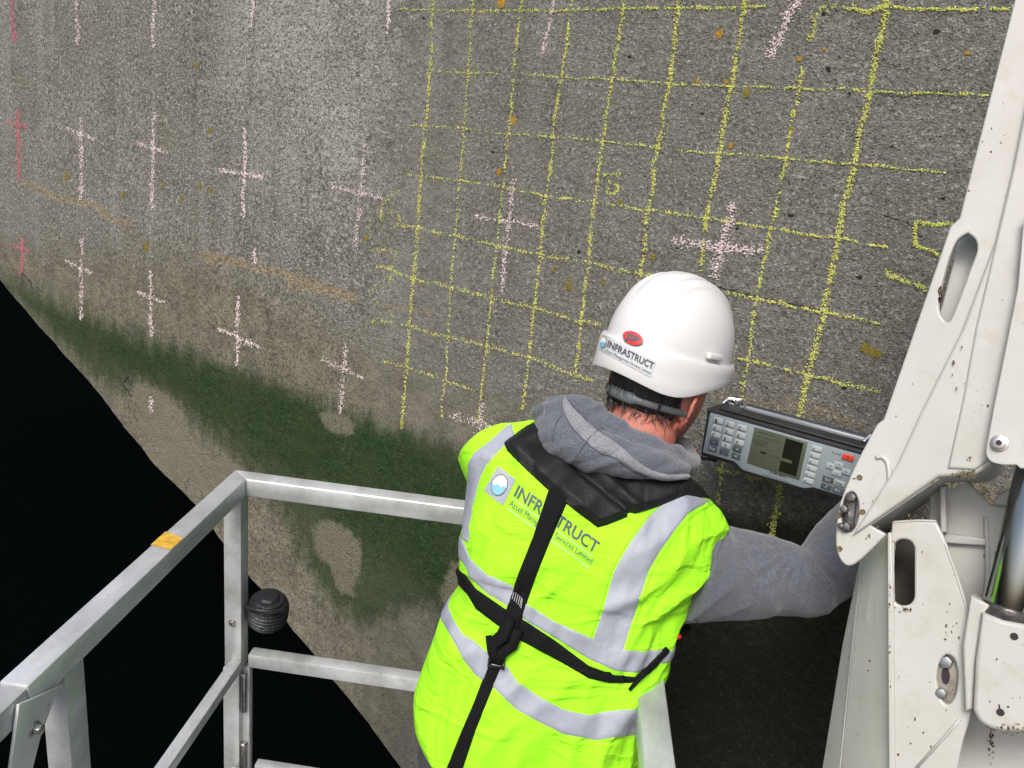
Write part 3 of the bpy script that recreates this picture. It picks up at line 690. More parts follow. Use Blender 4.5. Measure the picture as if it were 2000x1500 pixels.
# upper box section
slab('upper_box', [(2020, 180), (1958, 430), (1880, 640), (1800, 800), (1752, 905), (1664, 1047), (1834, 931), (1905, 927), (1936, 908), (1953, 862), (2040, 560), (2110, 180)], .008, .20, bev=.005)
slab('upper_flange', [(2040, -40), (2008, 180), (1978, 330), (1905, 640), (1880, 780), (1850, 915), (1905, 918), (1930, 900), (1945, 855), (2030, 560), (2110, 100), (2140, -40)], .012, .012, bev=.004)
# raised boss arc round the pin
arc = [(1712, 895), (1722, 892), (1734, 905), (1737, 940), (1730, 975), (1712, 1005), (1690, 1018)]
mb = MB(); mb.tube([BMx @ (bl(x, y, .0005)) for x, y in sm(arc, 20)], .004, 10); mb.build('weld_bead', m_wp, boom, smooth=True)
# pin end with keeper bolts
mb = MB(); pc = BMx @ bl(1660, 1000, -.004)
mb.add([BMx @ Vector((*bl(x, y, -.006).xy, -.006)) for x, y in ell(1660, 1000, 19, 43, rot=.08)], [tuple(range(28))]); mb.tube([BMx @ bl(1658, 1030, -.012), BMx @ bl(1664, 970, -.012)], [.012, .012], 16)
pin = mb.build('pivot_pin', m_pin, boom, smooth=False)
def hexb(x, y, off, r, h, m=m_pin, par=None, nm='bolt'):
    mb = MB(); p0 = BMx @ bl(x, y, off - .004); mb.tube([p0, p0 + BN * (h + .004)], [r, r * .9], 6); return mb.build(nm, m, par or boom, bevel=.0012)
hexb(1664, 972, -.001, .0095, .010, par=pin); hexb(1652, 995, .001, .0075, .014, par=pin); hexb(1654, 1030, -.001, .0095, .010, par=pin); hexb(1645, 1027, .0, .006, .012, par=pin)
for x, y in ((1680, 933), (1639, 1007), (1686, 1000), (1641, 1072)):
    mb = MB(); p0 = BMx @ bl(x, y, -.004); mb.tube([p0, p0 + BN * .0052], [.0048, .0048], 16); mb.build('rivet', m_dirt, boom)
# grime on the corner of the box
def smear(x, y, rx, ry, off, m, seed, name='grime_patch', n=70):
    rd = random.Random(seed); vs = []; fs = []
    for _ in range(n):
        a = rd.random() * 6.28; q_ = rd.random() ** .7; c = bl(x + rx * q_ * math.cos(a), y + ry * q_ * math.sin(a), off); r = .0004 + .0015 * rd.random() ** 2.5; k = len(vs); ev = rd.uniform(.8, 2.4)
        for s in range(5):
            an = 6.283 * s / 5 + a; vs.append(BMx @ Vector((c.x + r * rd.uniform(.5, 1.4) * math.cos(an), c.y + ev * r * rd.uniform(.5, 1.4) * math.sin(an), off + .0004)))
        fs.append(tuple(range(k, k + 5)))
    return mesh_obj(name, vs, fs, m, boom)
smear(1885, 927, 26, 9, .0125, m_dirt, 3, n=110); smear(1850, 945, 50, 5, .0065, m_dirt, 5, n=20)
smear(1912, 795, 22, 14, .0125, m_rust, 8, n=9); smear(1893, 897, 8, 8, .0125, m_dirt, 9, n=14); smear(1836, 575, 4, 14, .0008, m_rust, 4, 'rust_patch', 60)
# cover plate, top right
slab('cover_plate', [(2060, 380), (2000, 420), (1988, 560), (1940, 800), (1927, 870)] + sm([(1927, 870), (1926, 888), (1936, 902), (1958, 908)], 8)[1:] + [(1985, 908), (1993, 915), (2080, 915), (2140, 380)], .034, .005, bev=.0015)
mb = MB(); p0 = BMx @ bl(1952, 866, .034); mb.cyl(p0, p0 + BN * .002, .0125, 24); mb.cyl(p0 + BN * .002, p0 + BN * .010, .0095, 24); mb.build('washer', m_zinc, boom, bevel=.001)
mb = MB(); mb.tube([p0 + BN * .0102, p0 + BN * .0108], [.0045, .0045], 6); mb.build('socket_recess', m_hole, boom)
# lower boom section
obl = sm([(1829, 1325), (1834, 1295), (1848, 1279), (1864, 1288), (1871, 1320), (1865, 1360), (1851, 1376), (1837, 1364), (1829, 1325)], 30)[:-1]
slab('lower_face_plate', [(1742, 1018), (1828, 1018), (1845, 1052)] + sm([(1845, 1052), (1868, 1120), (1888, 1190), (1905, 1250), (1912, 1320), (1902, 1380), (1880, 1450), (1865, 1530)], 20)[1:] + [(1850, 1700), (1735, 1700), (1737, 1400), (1734, 1120)], -.03, .014, holes=[rr(1743, 1053, 1786, 1183, 20), obl], bev=.0035)
slab('lower_core', [(1738, 1034), (1822, 1034), (1845, 1100), (1872, 1200), (1892, 1300), (1880, 1380), (1850, 1560), (1842, 1700), (1742, 1700), (1742, 1300)], -.15, .03)
slab('inner_web', [(1742, 1036), (1796, 1036), (1796, 1200), (1742, 1200)], -.13, .008, m=mat('grimy_shaded_inside', (.075, .067, .055), rough=.9, vary=.5, vscale=25))  # grime, with the shade inside the slot put into the dark colour
slab('ridge_plate', [(1733, 1040), (1741, 1040), (1745, 1200), (1748, 1500), (1750, 1700), (1737, 1700), (1735, 1400)], -.024, .02, bev=.002)
def plate3(name, pts, th, m=None, bev=.002):
    a = [BMx @ Vector((*bl(x, y, o).xy, o)) for x, y, o in pts]; b_ = [p_ - BN * th for p_ in a]; n = len(a); mb = MB()
    mb.add(a + b_, [tuple(range(n)), tuple(range(2 * n - 1, n - 1, -1))] + [(i, i + n, (i + 1) % n + n, (i + 1) % n) for i in range(n)])
    return mb.build(name, m or m_wp, boom, bevel=bev)
plate3('side_wing', [(1738, 1040, -.038), (1740, 1240, -.038), (1742, 1480, -.038), (1744, 1700, -.038), (1668, 1700, -.10), (1642, 1500, -.11), (1662, 1290, -.11), (1690, 1075, -.11)], .012)
plate3('side_wing', [(1690, 1075, -.1103), (1662, 1290, -.1103), (1642, 1500, -.1103), (1668, 1700, -.1003), (1590, 1700, -.15), (1606, 1500, -.15), (1645, 1260, -.15), (1682, 1080, -.15)], .012)
# pin boss in the lug
mb = MB(); mb.add([BMx @ Vector((*bl(x, y, -.042).xy, -.042)) for x, y in ell(1850, 1327, 24, 52)], [tuple(range(28))]); lp = mb.build('lug_pin', m_dirt, boom)
lp.data.materials.clear(); lp.data.materials.append(mat('dull_zinc_pin', (.33, .31, .26), rough=.5, metal=.5, vary=.4, vscale=50))
hexb(1849, 1292, -.042, .011, .009, mat('grey_bolt', (.30, .32, .33), rough=.4, metal=.7, vary=.3, vscale=60), lp); hexb(1840, 1352, -.042, .0095, .013, bpy.data.materials['grey_bolt'], lp)
mb = MB(); p0 = BMx @ bl(1847, 1320, -.0415); mb.tube([p0, p0 + BN * .0006], [.006, .006], 16, flat=2.2, up=BY); mb.build('oil_hole', m_hole, boom)
slab('weld_rim', ell(1850, 1322, 52, 108, 44, .03), -.0268, .004, holes=[ell(1850, 1322, 44, 94, 44, .03)], bev=.0015) if False else None
mb = MB(); mb.tube([BMx @ bl(x, y, -.031) for x, y in sm([(1846, 1062), (1870, 1130), (1890, 1196), (1906, 1256), (1912, 1330)], 24)], .0022, 8); mb.build('weld_bead', m_wp, boom, smooth=True)
mb = MB(); mb.tube([BMx @ bl(x, y, -.034) for x, y in sm([(1884, 1195), (1896, 1225), (1909, 1265), (1913, 1305), (1911, 1335)], 24)], [.0008 + .0045 * math.sin(math.pi * i / 23) for i in range(24)], 8, flat=1.6); mb.build('rust_edge', m_rust, boom, smooth=True)
mb = MB(); mb.tube([BMx @ bl(x, y, -.030) for x, y in [(1875, 1405), (1862, 1420), (1790, 1500)]], .0025, 8); mb.build('weld_bead', m_wp, boom, smooth=True)
# structure behind
slab('back_bracket', [(1815, 965), (1880, 930), (1935, 985), (2100, 1005), (2100, 1700), (1800, 1700)], -.14, .03)
slab('back_rib', [(1835, 950), (1846, 950), (1848, 1040), (1836, 1040)], -.10, .03); slab('back_rib', [(1835, 1040), (1925, 1052), (1925, 1066), (1835, 1060)], -.125, .012)
slab('back_lug', [(1938, 985)] + sm([(1938, 985), (1950, 965), (1975, 953), (2000, 950)], 8)[1:] + [(2080, 950), (2080, 1000)], -.12, .014)
mb = MB(); mb.tube([BMx @ bl(x, y, -.138) for x, y in sm([(1925, 1010), (1928, 1100), (1922, 1180), (1905, 1280)], 20)], .004, 8); mb.build('weld_bead', m_wp, boom, smooth=True)
smear(1925, 1070, 4, 34, -.1385, m_rust, 13, 'rust_patch', 30); smear(1935, 1440, 8, 60, -.1385, m_dirt, 14, n=60); smear(1890, 1395, 12, 4, -.1385, m_rust, 15, 'rust_patch', 20)
smear(1975, 1425, 30, 12, .0003, m_dirt, 16, n=50); smear(1790, 1330, 110, 170, -.0295, m_rust, 17, 'paint_chip', 22); smear(1912, 1320, 2, 50, -.030, m_rust, 18, 'rust_patch', 30)
smear(1790, 1010, 60, 12, -.0295, m_dirt, 19, n=30); smear(1690, 1320, 50, 150, -.1085, m_rust, 20, 'paint_chip', 12)
smear(1738, 1230, 2, 190, -.0235, m_rust, 31, 'rust_patch', 26); smear(1765, 1190, 20, 6, -.0295, m_dirt, 32, n=26); smear(1880, 760, 30, 90, .0125, m_dirt, 33, n=16); smear(1700, 1010, 30, 60, .0006, m_dirt, 34, n=22)
smear(1960, 300, 30, 200, .0125, m_rust, 35, 'paint_chip', 8); smear(1975, 1320, 50, 70, .0006, m_rust, 36, 'paint_chip', 10); smear(1850, 1240, 30, 30, -.0295, m_dirt, 37, n=14)
def bead(pts, off, r=.0022):
    mb = MB(); q_ = sm(pts, 46); mb.tube([BMx @ bl(x, y, off) for x, y in q_], [r * (1 + .25 * math.sin(i * 2.3)) for i in range(46)], 8); mb.build('weld_bead', m_wp, boom, smooth=True)
bead([(1746, 1020), (1790, 1017), (1828, 1018)], -.031); bead([(1744, 1060), (1745, 1250), (1747, 1400), (1749, 1500)], -.031, .002)
# hydraulic cylinder
slab('cylinder_block', [(1918, 1196), (1960, 1212), (2010, 1222), (2100, 1225), (2100, 1440), (2000, 1432)] + sm([(2000, 1432), (1950, 1428), (1915, 1412), (1900, 1385)], 8)[1:] + [(1905, 1290)], 0, .09, bev=.006)
slab('cylinder_block_side', [(1896, 1163), (1935, 1183), (1921, 1198), (1906, 1290), (1900, 1385), (1885, 1390), (1880, 1260)], -.012, .07, bev=.004)
for x, y in ((1981, 1243), (1954, 1391)):
    mb = MB(); p0 = BMx @ bl(x, y, -.001); mb.tube([p0, p0 + BN * .0022], [.0058, .0052], 12); mb.build('bolt_hole', m_hole, boom)
ra, rb = BMx @ bl(2053, 850, -.042), BMx @ bl(1966, 1200, -.042)
dr = (rb - ra).normalized()
mb = MB(); mb.cyl(ra, rb + dr * .03, .0350, 48); rod = mb.build('hydraulic_rod', m_chr, boom, bevel=.001)
mb = MB(); mb.tube([rb - dr * .013, rb - dr * .009, rb - dr * .006, rb + dr * .02], [.0355, .0365, .0365, .0365], 48); mb.build('rod_seal', m_pin, rod, smooth=True)
# ------------------------------------------------------------ survey instrument (aligned with the wall)
inst = thing('survey_instrument', 'grey and black handheld concrete scanner with screen and keypad, held against the pier', 'scanning instrument')
inst.matrix_world = WM
OFI = .185
def il(px, py, off=OFI):
    p = WL(px, py, off); return Vector((p.x, p.y, off))
m_face = mat('pale_blue_grey_panel', (.27, .325, .35), rough=.45, vary=.1, vscale=6)
m_case = mat('black_rubber_case', (.028, .028, .030), rough=.55, vary=.4, vscale=30, bump=.15, bscale=150)
m_case2 = mat('navy_case_edge', (.022, .030, .045), rough=.5)
m_key = mat('light_key', (.42, .47, .48), rough=.4); m_dk = mat('dark_key', (.07, .085, .11), rough=.45)
m_red = mat('red_key', (.75, .06, .04), rough=.45); m_lcd = mat('lcd_glass', (.085, .10, .07), rough=.12, spec=.5); m_lcdd = mat('lcd_dark_area', (.012, .014, .010), rough=.12)
m_ink = mat('black_ink', (.02, .02, .022), rough=.6); m_blu = mat('blue_ink', (.06, .25, .50), rough=.6); m_gl = mat('lcd_line', (.06, .07, .05), rough=.3)
m_al = mat('brushed_aluminium', (.50, .54, .57), rough=.35, metal=.7)
def ipoly(name, outline, z0, z1, m, par=inst, bev=.0015, local=False):
    pts = [Vector((p[0], p[1], 0)) if local else il(*p) for p in outline]; n = len(pts)
    mb = MB(); mb.add([(p.x, p.y, z1) for p in pts] + [(p.x, p.y, z0) for p in pts], [tuple(range(n)), tuple(range(2 * n - 1, n - 1, -1))] + [(i, i + n, (i + 1) % n + n, (i + 1) % n) for i in range(n)])
    return mb.build(name, m, par, bevel=bev)
TL, TRt, BLt = il(1386, 806), il(1716, 900), il(1371, 884)
face_o = [(1387, 806), (1560, 855), (1724, 901), (1706, 986), (1660, 974), (1588, 952), (1570, 954), (1450, 918), (1434, 902), (1372, 884)]
grow = [(1380, 799), (1560, 849), (1732, 897), (1712, 994), (1658, 981), (1588, 959), (1568, 961), (1446, 925), (1430, 909), (1366, 890)]
ipoly('case', grow, OFI - .075, OFI - .004, m_case, bev=.005)
ipoly('control_panel', face_o, OFI - .012, OFI, m_face, bev=.002)
ipoly('sensor_block', [(1392, 812), (1560, 860), (1716, 905), (1700, 975), (1560, 940), (1385, 890)], .012, OFI - .07, m_case2, bev=.004)
# handle: dark grip plate on top running back, pale metal bar behind it
def tl(t, dy, z):  # along the top edge, metres above it
    a = il(1380, 799); b = il(1732, 897); p = a + (b - a) * t; return Vector((p.x, p.y + dy, z))
def slabL(name, t0, t1, dy0, dy1, z0, z1, m, bev=.003, par=inst):
    mb = MB(); vs = []
    for z in (z0, z1):
        for t, dy in ((t0, dy0), (t1, dy0), (t1, dy1), (t0, dy1)): vs.append(tl(t, dy, z))
    mb.add(vs, [(0, 1, 2, 3), (7, 6, 5, 4), (0, 4, 5, 1), (1, 5, 6, 2), (2, 6, 7, 3), (3, 7, 4, 0)]); return mb.build(name, m, par, bevel=bev)
slabL('top_cover', .0, 1.0, -.012, .003, OFI - .085, OFI - .003, m_case)
slabL('grip_pad', .06, .94, .0035, .011, OFI - .062, OFI - .012, m_case, .004)
slabL('rear_bar', .06, 1.0, -.002, .013, OFI - .100, OFI - .086, m_al)
slabL('rear_bar_edge', .06, 1.0, .002, .016, OFI - .108, OFI - .1005, m_case2, .002)
for t in (.10, .90):
    mb = MB(); q_ = tl(t, .012, OFI - .07)
    mb.tube([q_ + Vector((-.02, .002, .03)), q_ + Vector((-.014, .016, .012)), q_ + Vector((.014, .018, .006)), q_ + Vector((.02, .004, -.02))], .0045, 10)
    mb.tube([q_ + Vector((-.018, .004, -.02)), q_ + Vector((-.006, .014, -.006)), q_ + Vector((.016, .010, .02))], .0055, 10)
    mb.box(q_ + Vector((0, .002, .002)), (.022, 0, 0), (0, .004, 0), (0, 0, .014))
    mb.build('clasp', mat('chrome_clasp', (.7, .7, .72), rough=.15, metal=1) if 'chrome_clasp' not in bpy.data.materials else bpy.data.materials['chrome_clasp'], inst, bevel=.001)
ea = (il(1716, 900) - il(1387, 806)); ang = math.atan2(ea.y, ea.x); ca, sa = math.cos(ang), math.sin(ang)
def lab(name, s, cx, cy, wpx, hpx, m, par, z, bold=0.0):
    """text lying on the panel, centred on a pixel, size in pixels"""
    v, f = text_mesh(s, bold); c = il(cx, cy); k = (il(cx + 10, cy) - il(cx, cy)).length / 10
    vs = []
    for x, y in v:
        X_ = (x - .5) * wpx * k; Y_ = (y - .5) * hpx * k; vs.append((c.x + X_ * ca - Y_ * sa, c.y + X_ * sa + Y_ * ca, z))
    return mesh_obj(name, vs, f, m, par)
def key(cx, cy, wpx, hpx, m, txt=None, tm=None, tw=5, tx=0, name='key', h=.003):
    c = il(cx, cy); k = (il(cx + 10, cy) - il(cx, cy)).length / 10; w_, h_ = wpx * k / 2, hpx * k / 2
    mb = MB(); mb.box((c.x, c.y, OFI + h / 2), (w_ * ca, w_ * sa, 0), (-h_ * sa, h_ * ca, 0), (0, 0, h / 2)); o = mb.build(name, m, inst, bevel=.0009)
    if txt: lab('key_legend', txt, cx + tx, cy, tw, hpx * .58, tm or m_ink, o, OFI + h + .0006, .01)
    return o
for s, x, y in (('1', 1403.6, 821), ('2', 1426.4, 828), ('3', 1449.6, 835), ('4', 1401, 835.6), ('5', 1424, 842.4), ('6', 1447.4, 849.6), ('7', 1398.4, 848.8), ('8', 1421, 856), ('9', 1444.6, 864), ('0', 1418, 869.5)):
    key(x, y, 18, 10.5, m_key, s, m_ink, 3.6, -4 if s != '0' else 0, 'number_key')
for s, x, y, tw in (('-', 1395, 862.5, 5), ('+', 1440.4, 876.8, 5), ('Del', 1392, 875.5, 11), ('.', 1414.6, 882.5, 2), ('<', 1438, 890.5, 7)):
    key(x, y, 17, 10.5, m_dk, s, m_key, tw, 0, 'dark_key')
for x, y in ((1595.6, 876), (1592, 889), (1589.6, 901.6), (1586, 914), (1582.6, 926), (1579.4, 938.6)):
    key(x, y, 20, 10.5, m_key, '<', m_ink, 3.5, -6, 'soft_key')
key(1656.6, 893.6, 23, 12, m_red, 'O', m_ink, 5, 0, 'power_key')
for s, x, y in (('<', 1623, 910), ('^', 1638.6, 907.6), ('>', 1653, 921), ('v', 1634.6, 923.6)): key(x, y, 18, 11.5, m_key, s, m_blu, 6, 0, 'arrow_key')
key(1617.6, 936, 21, 11, m_dk, 'Esc', m_key, 10, 0, 'dark_key'); key(1614, 950, 21, 11, m_dk, '/', m_key, 5, 0, 'dark_key'); key(1640, 943.5, 21, 11, m_key, 'Enter', m_ink, 15, 0, 'enter_key'); key(1637, 957, 21, 11, m_dk, 'MENU', m_key, 13, 0, 'dark_key')
lab('panel_print', 'BL CHG', 1634, 886, 17, 3.4, m_ink, inst, OFI + .0008); lab('panel_print', 'A1040 MIRA', 1519, 926, 34, 5, m_ink, inst, OFI + .0008, .02)
lab('panel_print', 'Acoustic Control Systems', 1516, 934, 54, 2.6, m_ink, inst, OFI + .0008)
scr = ipoly('screen', [(1474, 834), (1578, 864), (1561, 937.5), (1459, 904)], OFI - .004, OFI + .0014, m_lcd, bev=.0004)
def scq(u, v):
    a, b_, c_, d_ = (np.array(p, float) for p in ((1474, 834), (1578, 864), (1561, 937.5), (1459, 904))); return tuple((a * (1 - u) + b_ * u) * (1 - v) + (d_ * (1 - u) + c_ * u) * v)
def sq(name, u0, v0, u1, v1, m, z=.0022):
    pts = [il(*scq(u, v)) for u, v in ((u0, v0), (u1, v0), (u1, v1), (u0, v1))]
    mesh_obj(name, [(p.x, p.y, OFI + z) for p in pts], [(0, 3, 2, 1)], m, scr)
sq('screen_dark_area', .60, .05, .93, .93, m_lcdd); sq('screen_cursor', .55, .57, .80, .65, m_lcd, .0028); sq('screen_cursor', .2, .575, .31, .62, m_lcdd)
for u0, v0, u1, v1 in ((.05, .08, .42, .092), (.05, .2, .55, .21), (.35, .60, .6, .612), (.30, .62, .31, .85), (.52, .3, .53, .5), (.05, .42, .3, .43), (.05, .36, .3, .37), (.05, .29, .3, .30), (.5, .85, .51, .95)): sq('screen_line', u0, v0, u1, v1, m_gl)
for k in range(9): sq('screen_line', .06 + k * .027, .29, .066 + k * .027, .42, m_gl, .0023)
mb = MB(); mb.tube([il(1366, 893, OFI - .03), il(1385, 897, OFI - .03), il(1400, 900, OFI - .03)], .004, 8); mb.tube([il(1300, 880, .1), il(1350, 893, .12), il(1395, 898, OFI - .04)], .0035, 8); mb.build('carry_strap', m_case, inst, smooth=True)
mb = MB(); mb.tube([il(1722, 905, OFI - .03), il(1752, 925, OFI - .02), il(1745, 965, OFI - .03), il(1715, 985, OFI - .03)], .009, 12)
mb.build('side_handle', m_case, inst, smooth=True)
# ------------------------------------------------------------ the worker
man = thing('person', 'worker seen from behind in lime high-visibility vest and white helmet, leaning to hold the scanner', 'person')
m_skin = mat('skin', (.50, .175, .125), rough=.55, vary=.25, vscale=30, bump=.15, bscale=120)
m_vest = mat('lime_vest_fabric', (.36, .89, .024), rough=.78, spec=.2, vary=.13, vscale=5, bump=.16, bscale=320)
m_refl = mat('silver_reflective_tape', (.315, .345, .40), rough=.55, metal=0, vary=.14, vscale=18, bump=.35, bscale=28)
m_grey = mat('grey_marl_sweatshirt', (.125, .137, .165), rough=.95, spec=.1, vary=.35, vscale=260, bump=.35, bscale=300, sheen=.3)
m_grey2 = mat('light_grey_marl_hem', (.25, .26, .285), rough=.95, spec=.15, vary=.3, vscale=260, bump=.35, bscale=300, sheen=.3)
m_blk = mat('black_webbing', (.0065, .0065, .0075), rough=.75, spec=.15, bump=.4, bscale=380, stretch=(1, 1, 3))
m_pad = mat('black_coated_pad', (.0095, .010, .0115), rough=.6, spec=.3, vary=.4, vscale=12, bump=.12, bscale=200)
m_wht = mat('white_helmet_shell', (.64, .645, .65), rough=.32, spec=.4, coat=.15, vary=.05, vscale=7)
m_stk = mat('white_sticker', (.56, .60, .62), rough=.3); m_txt = mat('charcoal_print', (.075, .08, .10), rough=.6); m_lb = mat('light_blue_print', (.16, .42, .62), rough=.5)
m_whp = mat('white_print', (.8, .8, .82), rough=.5); m_rd = mat('red_sticker', (.78, .03, .025), rough=.35); m_thin = mat('pale_grey_rule', (.42, .50, .42), rough=.6)
m_hair = mat('dark_greying_hair', (.022, .019, .017), rough=.6, spec=.5, vary=.5, vscale=90)
m_hb = mat('grey_plastic_headband', (.17, .19, .20), rough=.4); m_tr = mat('charcoal_work_trousers', (.05, .052, .06), rough=.9, bump=.3, bscale=150, vary=.3, vscale=20)
m_boot = mat('black_boot_leather', (.02, .018, .016), rough=.5); m_stitch = mat('white_stitching', (.45, .45, .45), rough=.8)

_n = m_vest.node_tree; _b = _n.nodes['Principled BSDF']; _old = _b.inputs['Normal'].links[0].from_socket
_tc = _n.nodes.new('ShaderNodeTexCoord'); _mp = _n.nodes.new('ShaderNodeMapping'); _mp.inputs['Rotation'].default_value = (0, R(35), 0); _mp.inputs['Scale'].default_value = (5, 4, 15); _n.links.new(_tc.outputs['Object'], _mp.inputs[0])
_nz = _n.nodes.new('ShaderNodeTexNoise'); _nz.inputs['Scale'].default_value = 1.0; _nz.inputs['Detail'].default_value = 3; _nz.inputs['Distortion'].default_value = .8; _n.links.new(_mp.outputs[0], _nz.inputs['Vector'])
_m1 = _n.nodes.new('ShaderNodeMath'); _m1.operation = 'SUBTRACT'; _m1.inputs[1].default_value = .5; _n.links.new(_nz.outputs['Fac'], _m1.inputs[0])
_m2 = _n.nodes.new('ShaderNodeMath'); _m2.operation = 'ABSOLUTE'; _n.links.new(_m1.outputs[0], _m2.inputs[0])
_m3 = _n.nodes.new('ShaderNodeMath'); _m3.operation = 'MINIMUM'; _m3.inputs[1].default_value = .10; _n.links.new(_m2.outputs[0], _m3.inputs[0])
_bp = _n.nodes.new('ShaderNodeBump'); _bp.invert = True; _bp.inputs['Strength'].default_value = .55; _bp.inputs['Distance'].default_value = .05
_n.links.new(_m3.outputs[0], _bp.inputs['Height']); _n.links.new(_old, _bp.inputs['Normal']); _n.links.new(_bp.outputs[0], _b.inputs['Normal'])
# vest: closed loft through cross sections (left silhouette, right silhouette, depth, half thickness)
ST = [((1085, 850), (1305, 955), 1.60, .055), ((1020, 838), (1345, 980), 1.58, .075), ((950, 850), (1378, 1002), 1.565, .10), ((906, 878), (1406, 1020), 1.55, .112),
      ((905, 905), (1408, 1038), 1.54, .126), ((921, 948), (1396, 1064), 1.53, .135), ((916, 1000), (1385, 1112), 1.52, .14), ((903, 1060), (1356, 1160), 1.515, .142), ((898, 1110), (1328, 1205), 1.51, .140),
      ((893, 1145), (1318, 1250), 1.505, .136), ((868, 1185), (1300, 1292), 1.51, .138), ((846, 1240), (1288, 1325), 1.51, .142), ((826, 1305), (1270, 1370), 1.51, .146), ((816, 1375), (1256, 1430), 1.51, .148),
      ((828, 1435), (1252, 1495), 1.51, .148), ((862, 1485), (1250, 1560), 1.51, .147), ((888, 1515), (1250, 1620), 1.51, .146)]
NVV, NUU = 260, 320
sv = catmull([(a[0], a[1], b[0], b[1], d, t) for a, b, d, t in ST], NVV)
cen = []; Wv = []; th_ = []
for s in sv:
    a = P(s[0], s[1], s[4]); b = P(s[2], s[3], s[4]); cen.append((a + b) / 2); Wv.append((b - a) / 2); th_.append(s[5])
def wr(u, v, p):
    """folds of the cloth: diagonal creases, gathers at the waist belt, loose skirt below"""
    side = abs(math.cos(u)); d = 0.0
    s = math.cos(u)
    d += .0035 * noise.noise(Vector((s * 2.2, v * 5, 1.3)))
    dg = noise.noise(Vector((s * 2.6 + v * 7.0, (v * 6 - s * 3.0) * .5, 4.0))); d += .0068 * (1 - abs(dg) * 3.4); d += .0016 * (1 - 3 * abs(noise.noise(Vector((s * 6 + v * 9, (v * 12 - s * 7) * .6, 9)))))
    gt = math.exp(-((v - .56 - .02 * s) / .075) ** 2); d += gt * (.0035 * math.sin(s * 34 + 5 * noise.noise(Vector((s * 4, v * 9, 2)))) * (.4 + .6 * noise.noise(Vector((s * 3, 1, 7)))) - .006)
    sk = max(0, v - .62); d += sk * .03 * math.sin(s * 9 + 1.2 + 3 * v) * .5
    d += sk * .012 * noise.noise(Vector((s * 7, v * 3, 8)))
    if s > 0.2: d += .004 * max(0, noise.noise(Vector((s * 14, v * 9, 3)))) * (1 - abs(v - .3) * 1.5)
    return d
def smooth01(x): x = min(1, max(0, x)); return x * x * (3 - 2 * x)
G = np.zeros((NVV, NUU, 3))
for j in range(NVV):
    t = (cen[min(j + 1, NVV - 1)] - cen[max(j - 1, 0)]).normalized()
    W_ = Wv[j]; Tn = t.cross(W_).normalized()
    if Tn.dot(CAM - cen[j]) < 0: Tn = -Tn
    v = j / (NVV - 1)
    for i in range(NUU):
        u = 2 * math.pi * i / NUU; cu, su = math.cos(u), math.sin(u)
        pw = .80; cx = math.copysign(abs(cu) ** pw, cu); sx = math.copysign(abs(su) ** pw, su)
        p_ = cen[j] + W_ * cx + Tn * (sx * th_[j] * (1 if sx > 0 else lerp(.35, 1, smooth01(v / .3))))
        # spine hollow between the shoulder blades
        if su > 0: p_ = p_ - Tn * (.012 * math.exp(-(cu / .16) ** 2) * math.exp(-((v - .4) / .25) ** 2))
        nn = (W_.normalized() * cx * .8 + Tn * sx).normalized()
        p_ = p_ + nn * wr(u, v, p_) * (1 if su > -.2 else .6)
        G[j, i] = p_
GN = np.cross(np.roll(G, -1, 1) - np.roll(G, 1, 1), np.gradient(G, axis=0)); GN /= np.linalg.norm(GN, axis=2, keepdims=True) + 1e-12
if GN[100, NUU // 4] @ np.array(CAM - cen[100]) < 0: GN = -GN
def S(u, v, off=0.0):
    fj = min(max(v, 0), .99999) * (NVV - 1); fi = (u / (2 * math.pi) * NUU) % NUU
    j = int(fj); a = fj - j; i = int(fi); b = fi - i; i2 = (i + 1) % NUU; i %= NUU
    g = (G[j, i] * (1 - b) + G[j, i2] * b) * (1 - a) + (G[j + 1, i] * (1 - b) + G[j + 1, i2] * b) * a
    n = GN[j, i]
    if off:
        n = (GN[j, i] * (1 - b) + GN[j, i2] * b) * (1 - a) + (GN[j + 1, i] * (1 - b) + GN[j + 1, i2] * b) * a
        n = n / np.linalg.norm(n)
    return Vector(g + n * off)
vv = [Vector(G[j, i]) for j in range(NVV) for i in range(NUU)]
vf = [(j * NUU + i, j * NUU + (i + 1) % NUU, (j + 1) * NUU + (i + 1) % NUU, (j + 1) * NUU + i) for j in range(NVV - 1) for i in range(NUU)]
VS = Surf(vv, vf)
def uv_at(px, py):
    r = ray(px, py).normalized(); h = VS.b.ray_cast(CAM, r)
    if h[0] is None: return None
    f = h[2]; j, i = divmod(f, NUU); p0 = G[j, i]; e1 = G[j, (i + 1) % NUU] - p0; e2 = G[j + 1, i] - p0; d = np.array(h[0]) - p0
    A = np.array([[e1 @ e1, e1 @ e2], [e1 @ e2, e2 @ e2]]); s = np.linalg.solve(A, np.array([e1 @ d, e2 @ d]))
    return ((i + s[0]) / NUU * 2 * math.pi, (j + s[1]) / (NVV - 1))
# the vest is open at the neck and armholes: remove the caps there only (neck is hidden by the hood)
vest = mesh_obj('high_visibility_vest', vv, vf, m_vest, man, True)
# a turned hem
mb = MB(); mb.tube([S(2 * math.pi * k / 160, .999, .0) for k in range(160)] + [S(0, .999)], .0025, 6, cap=False); mb.build('vest_hem', m_vest, vest, smooth=True)

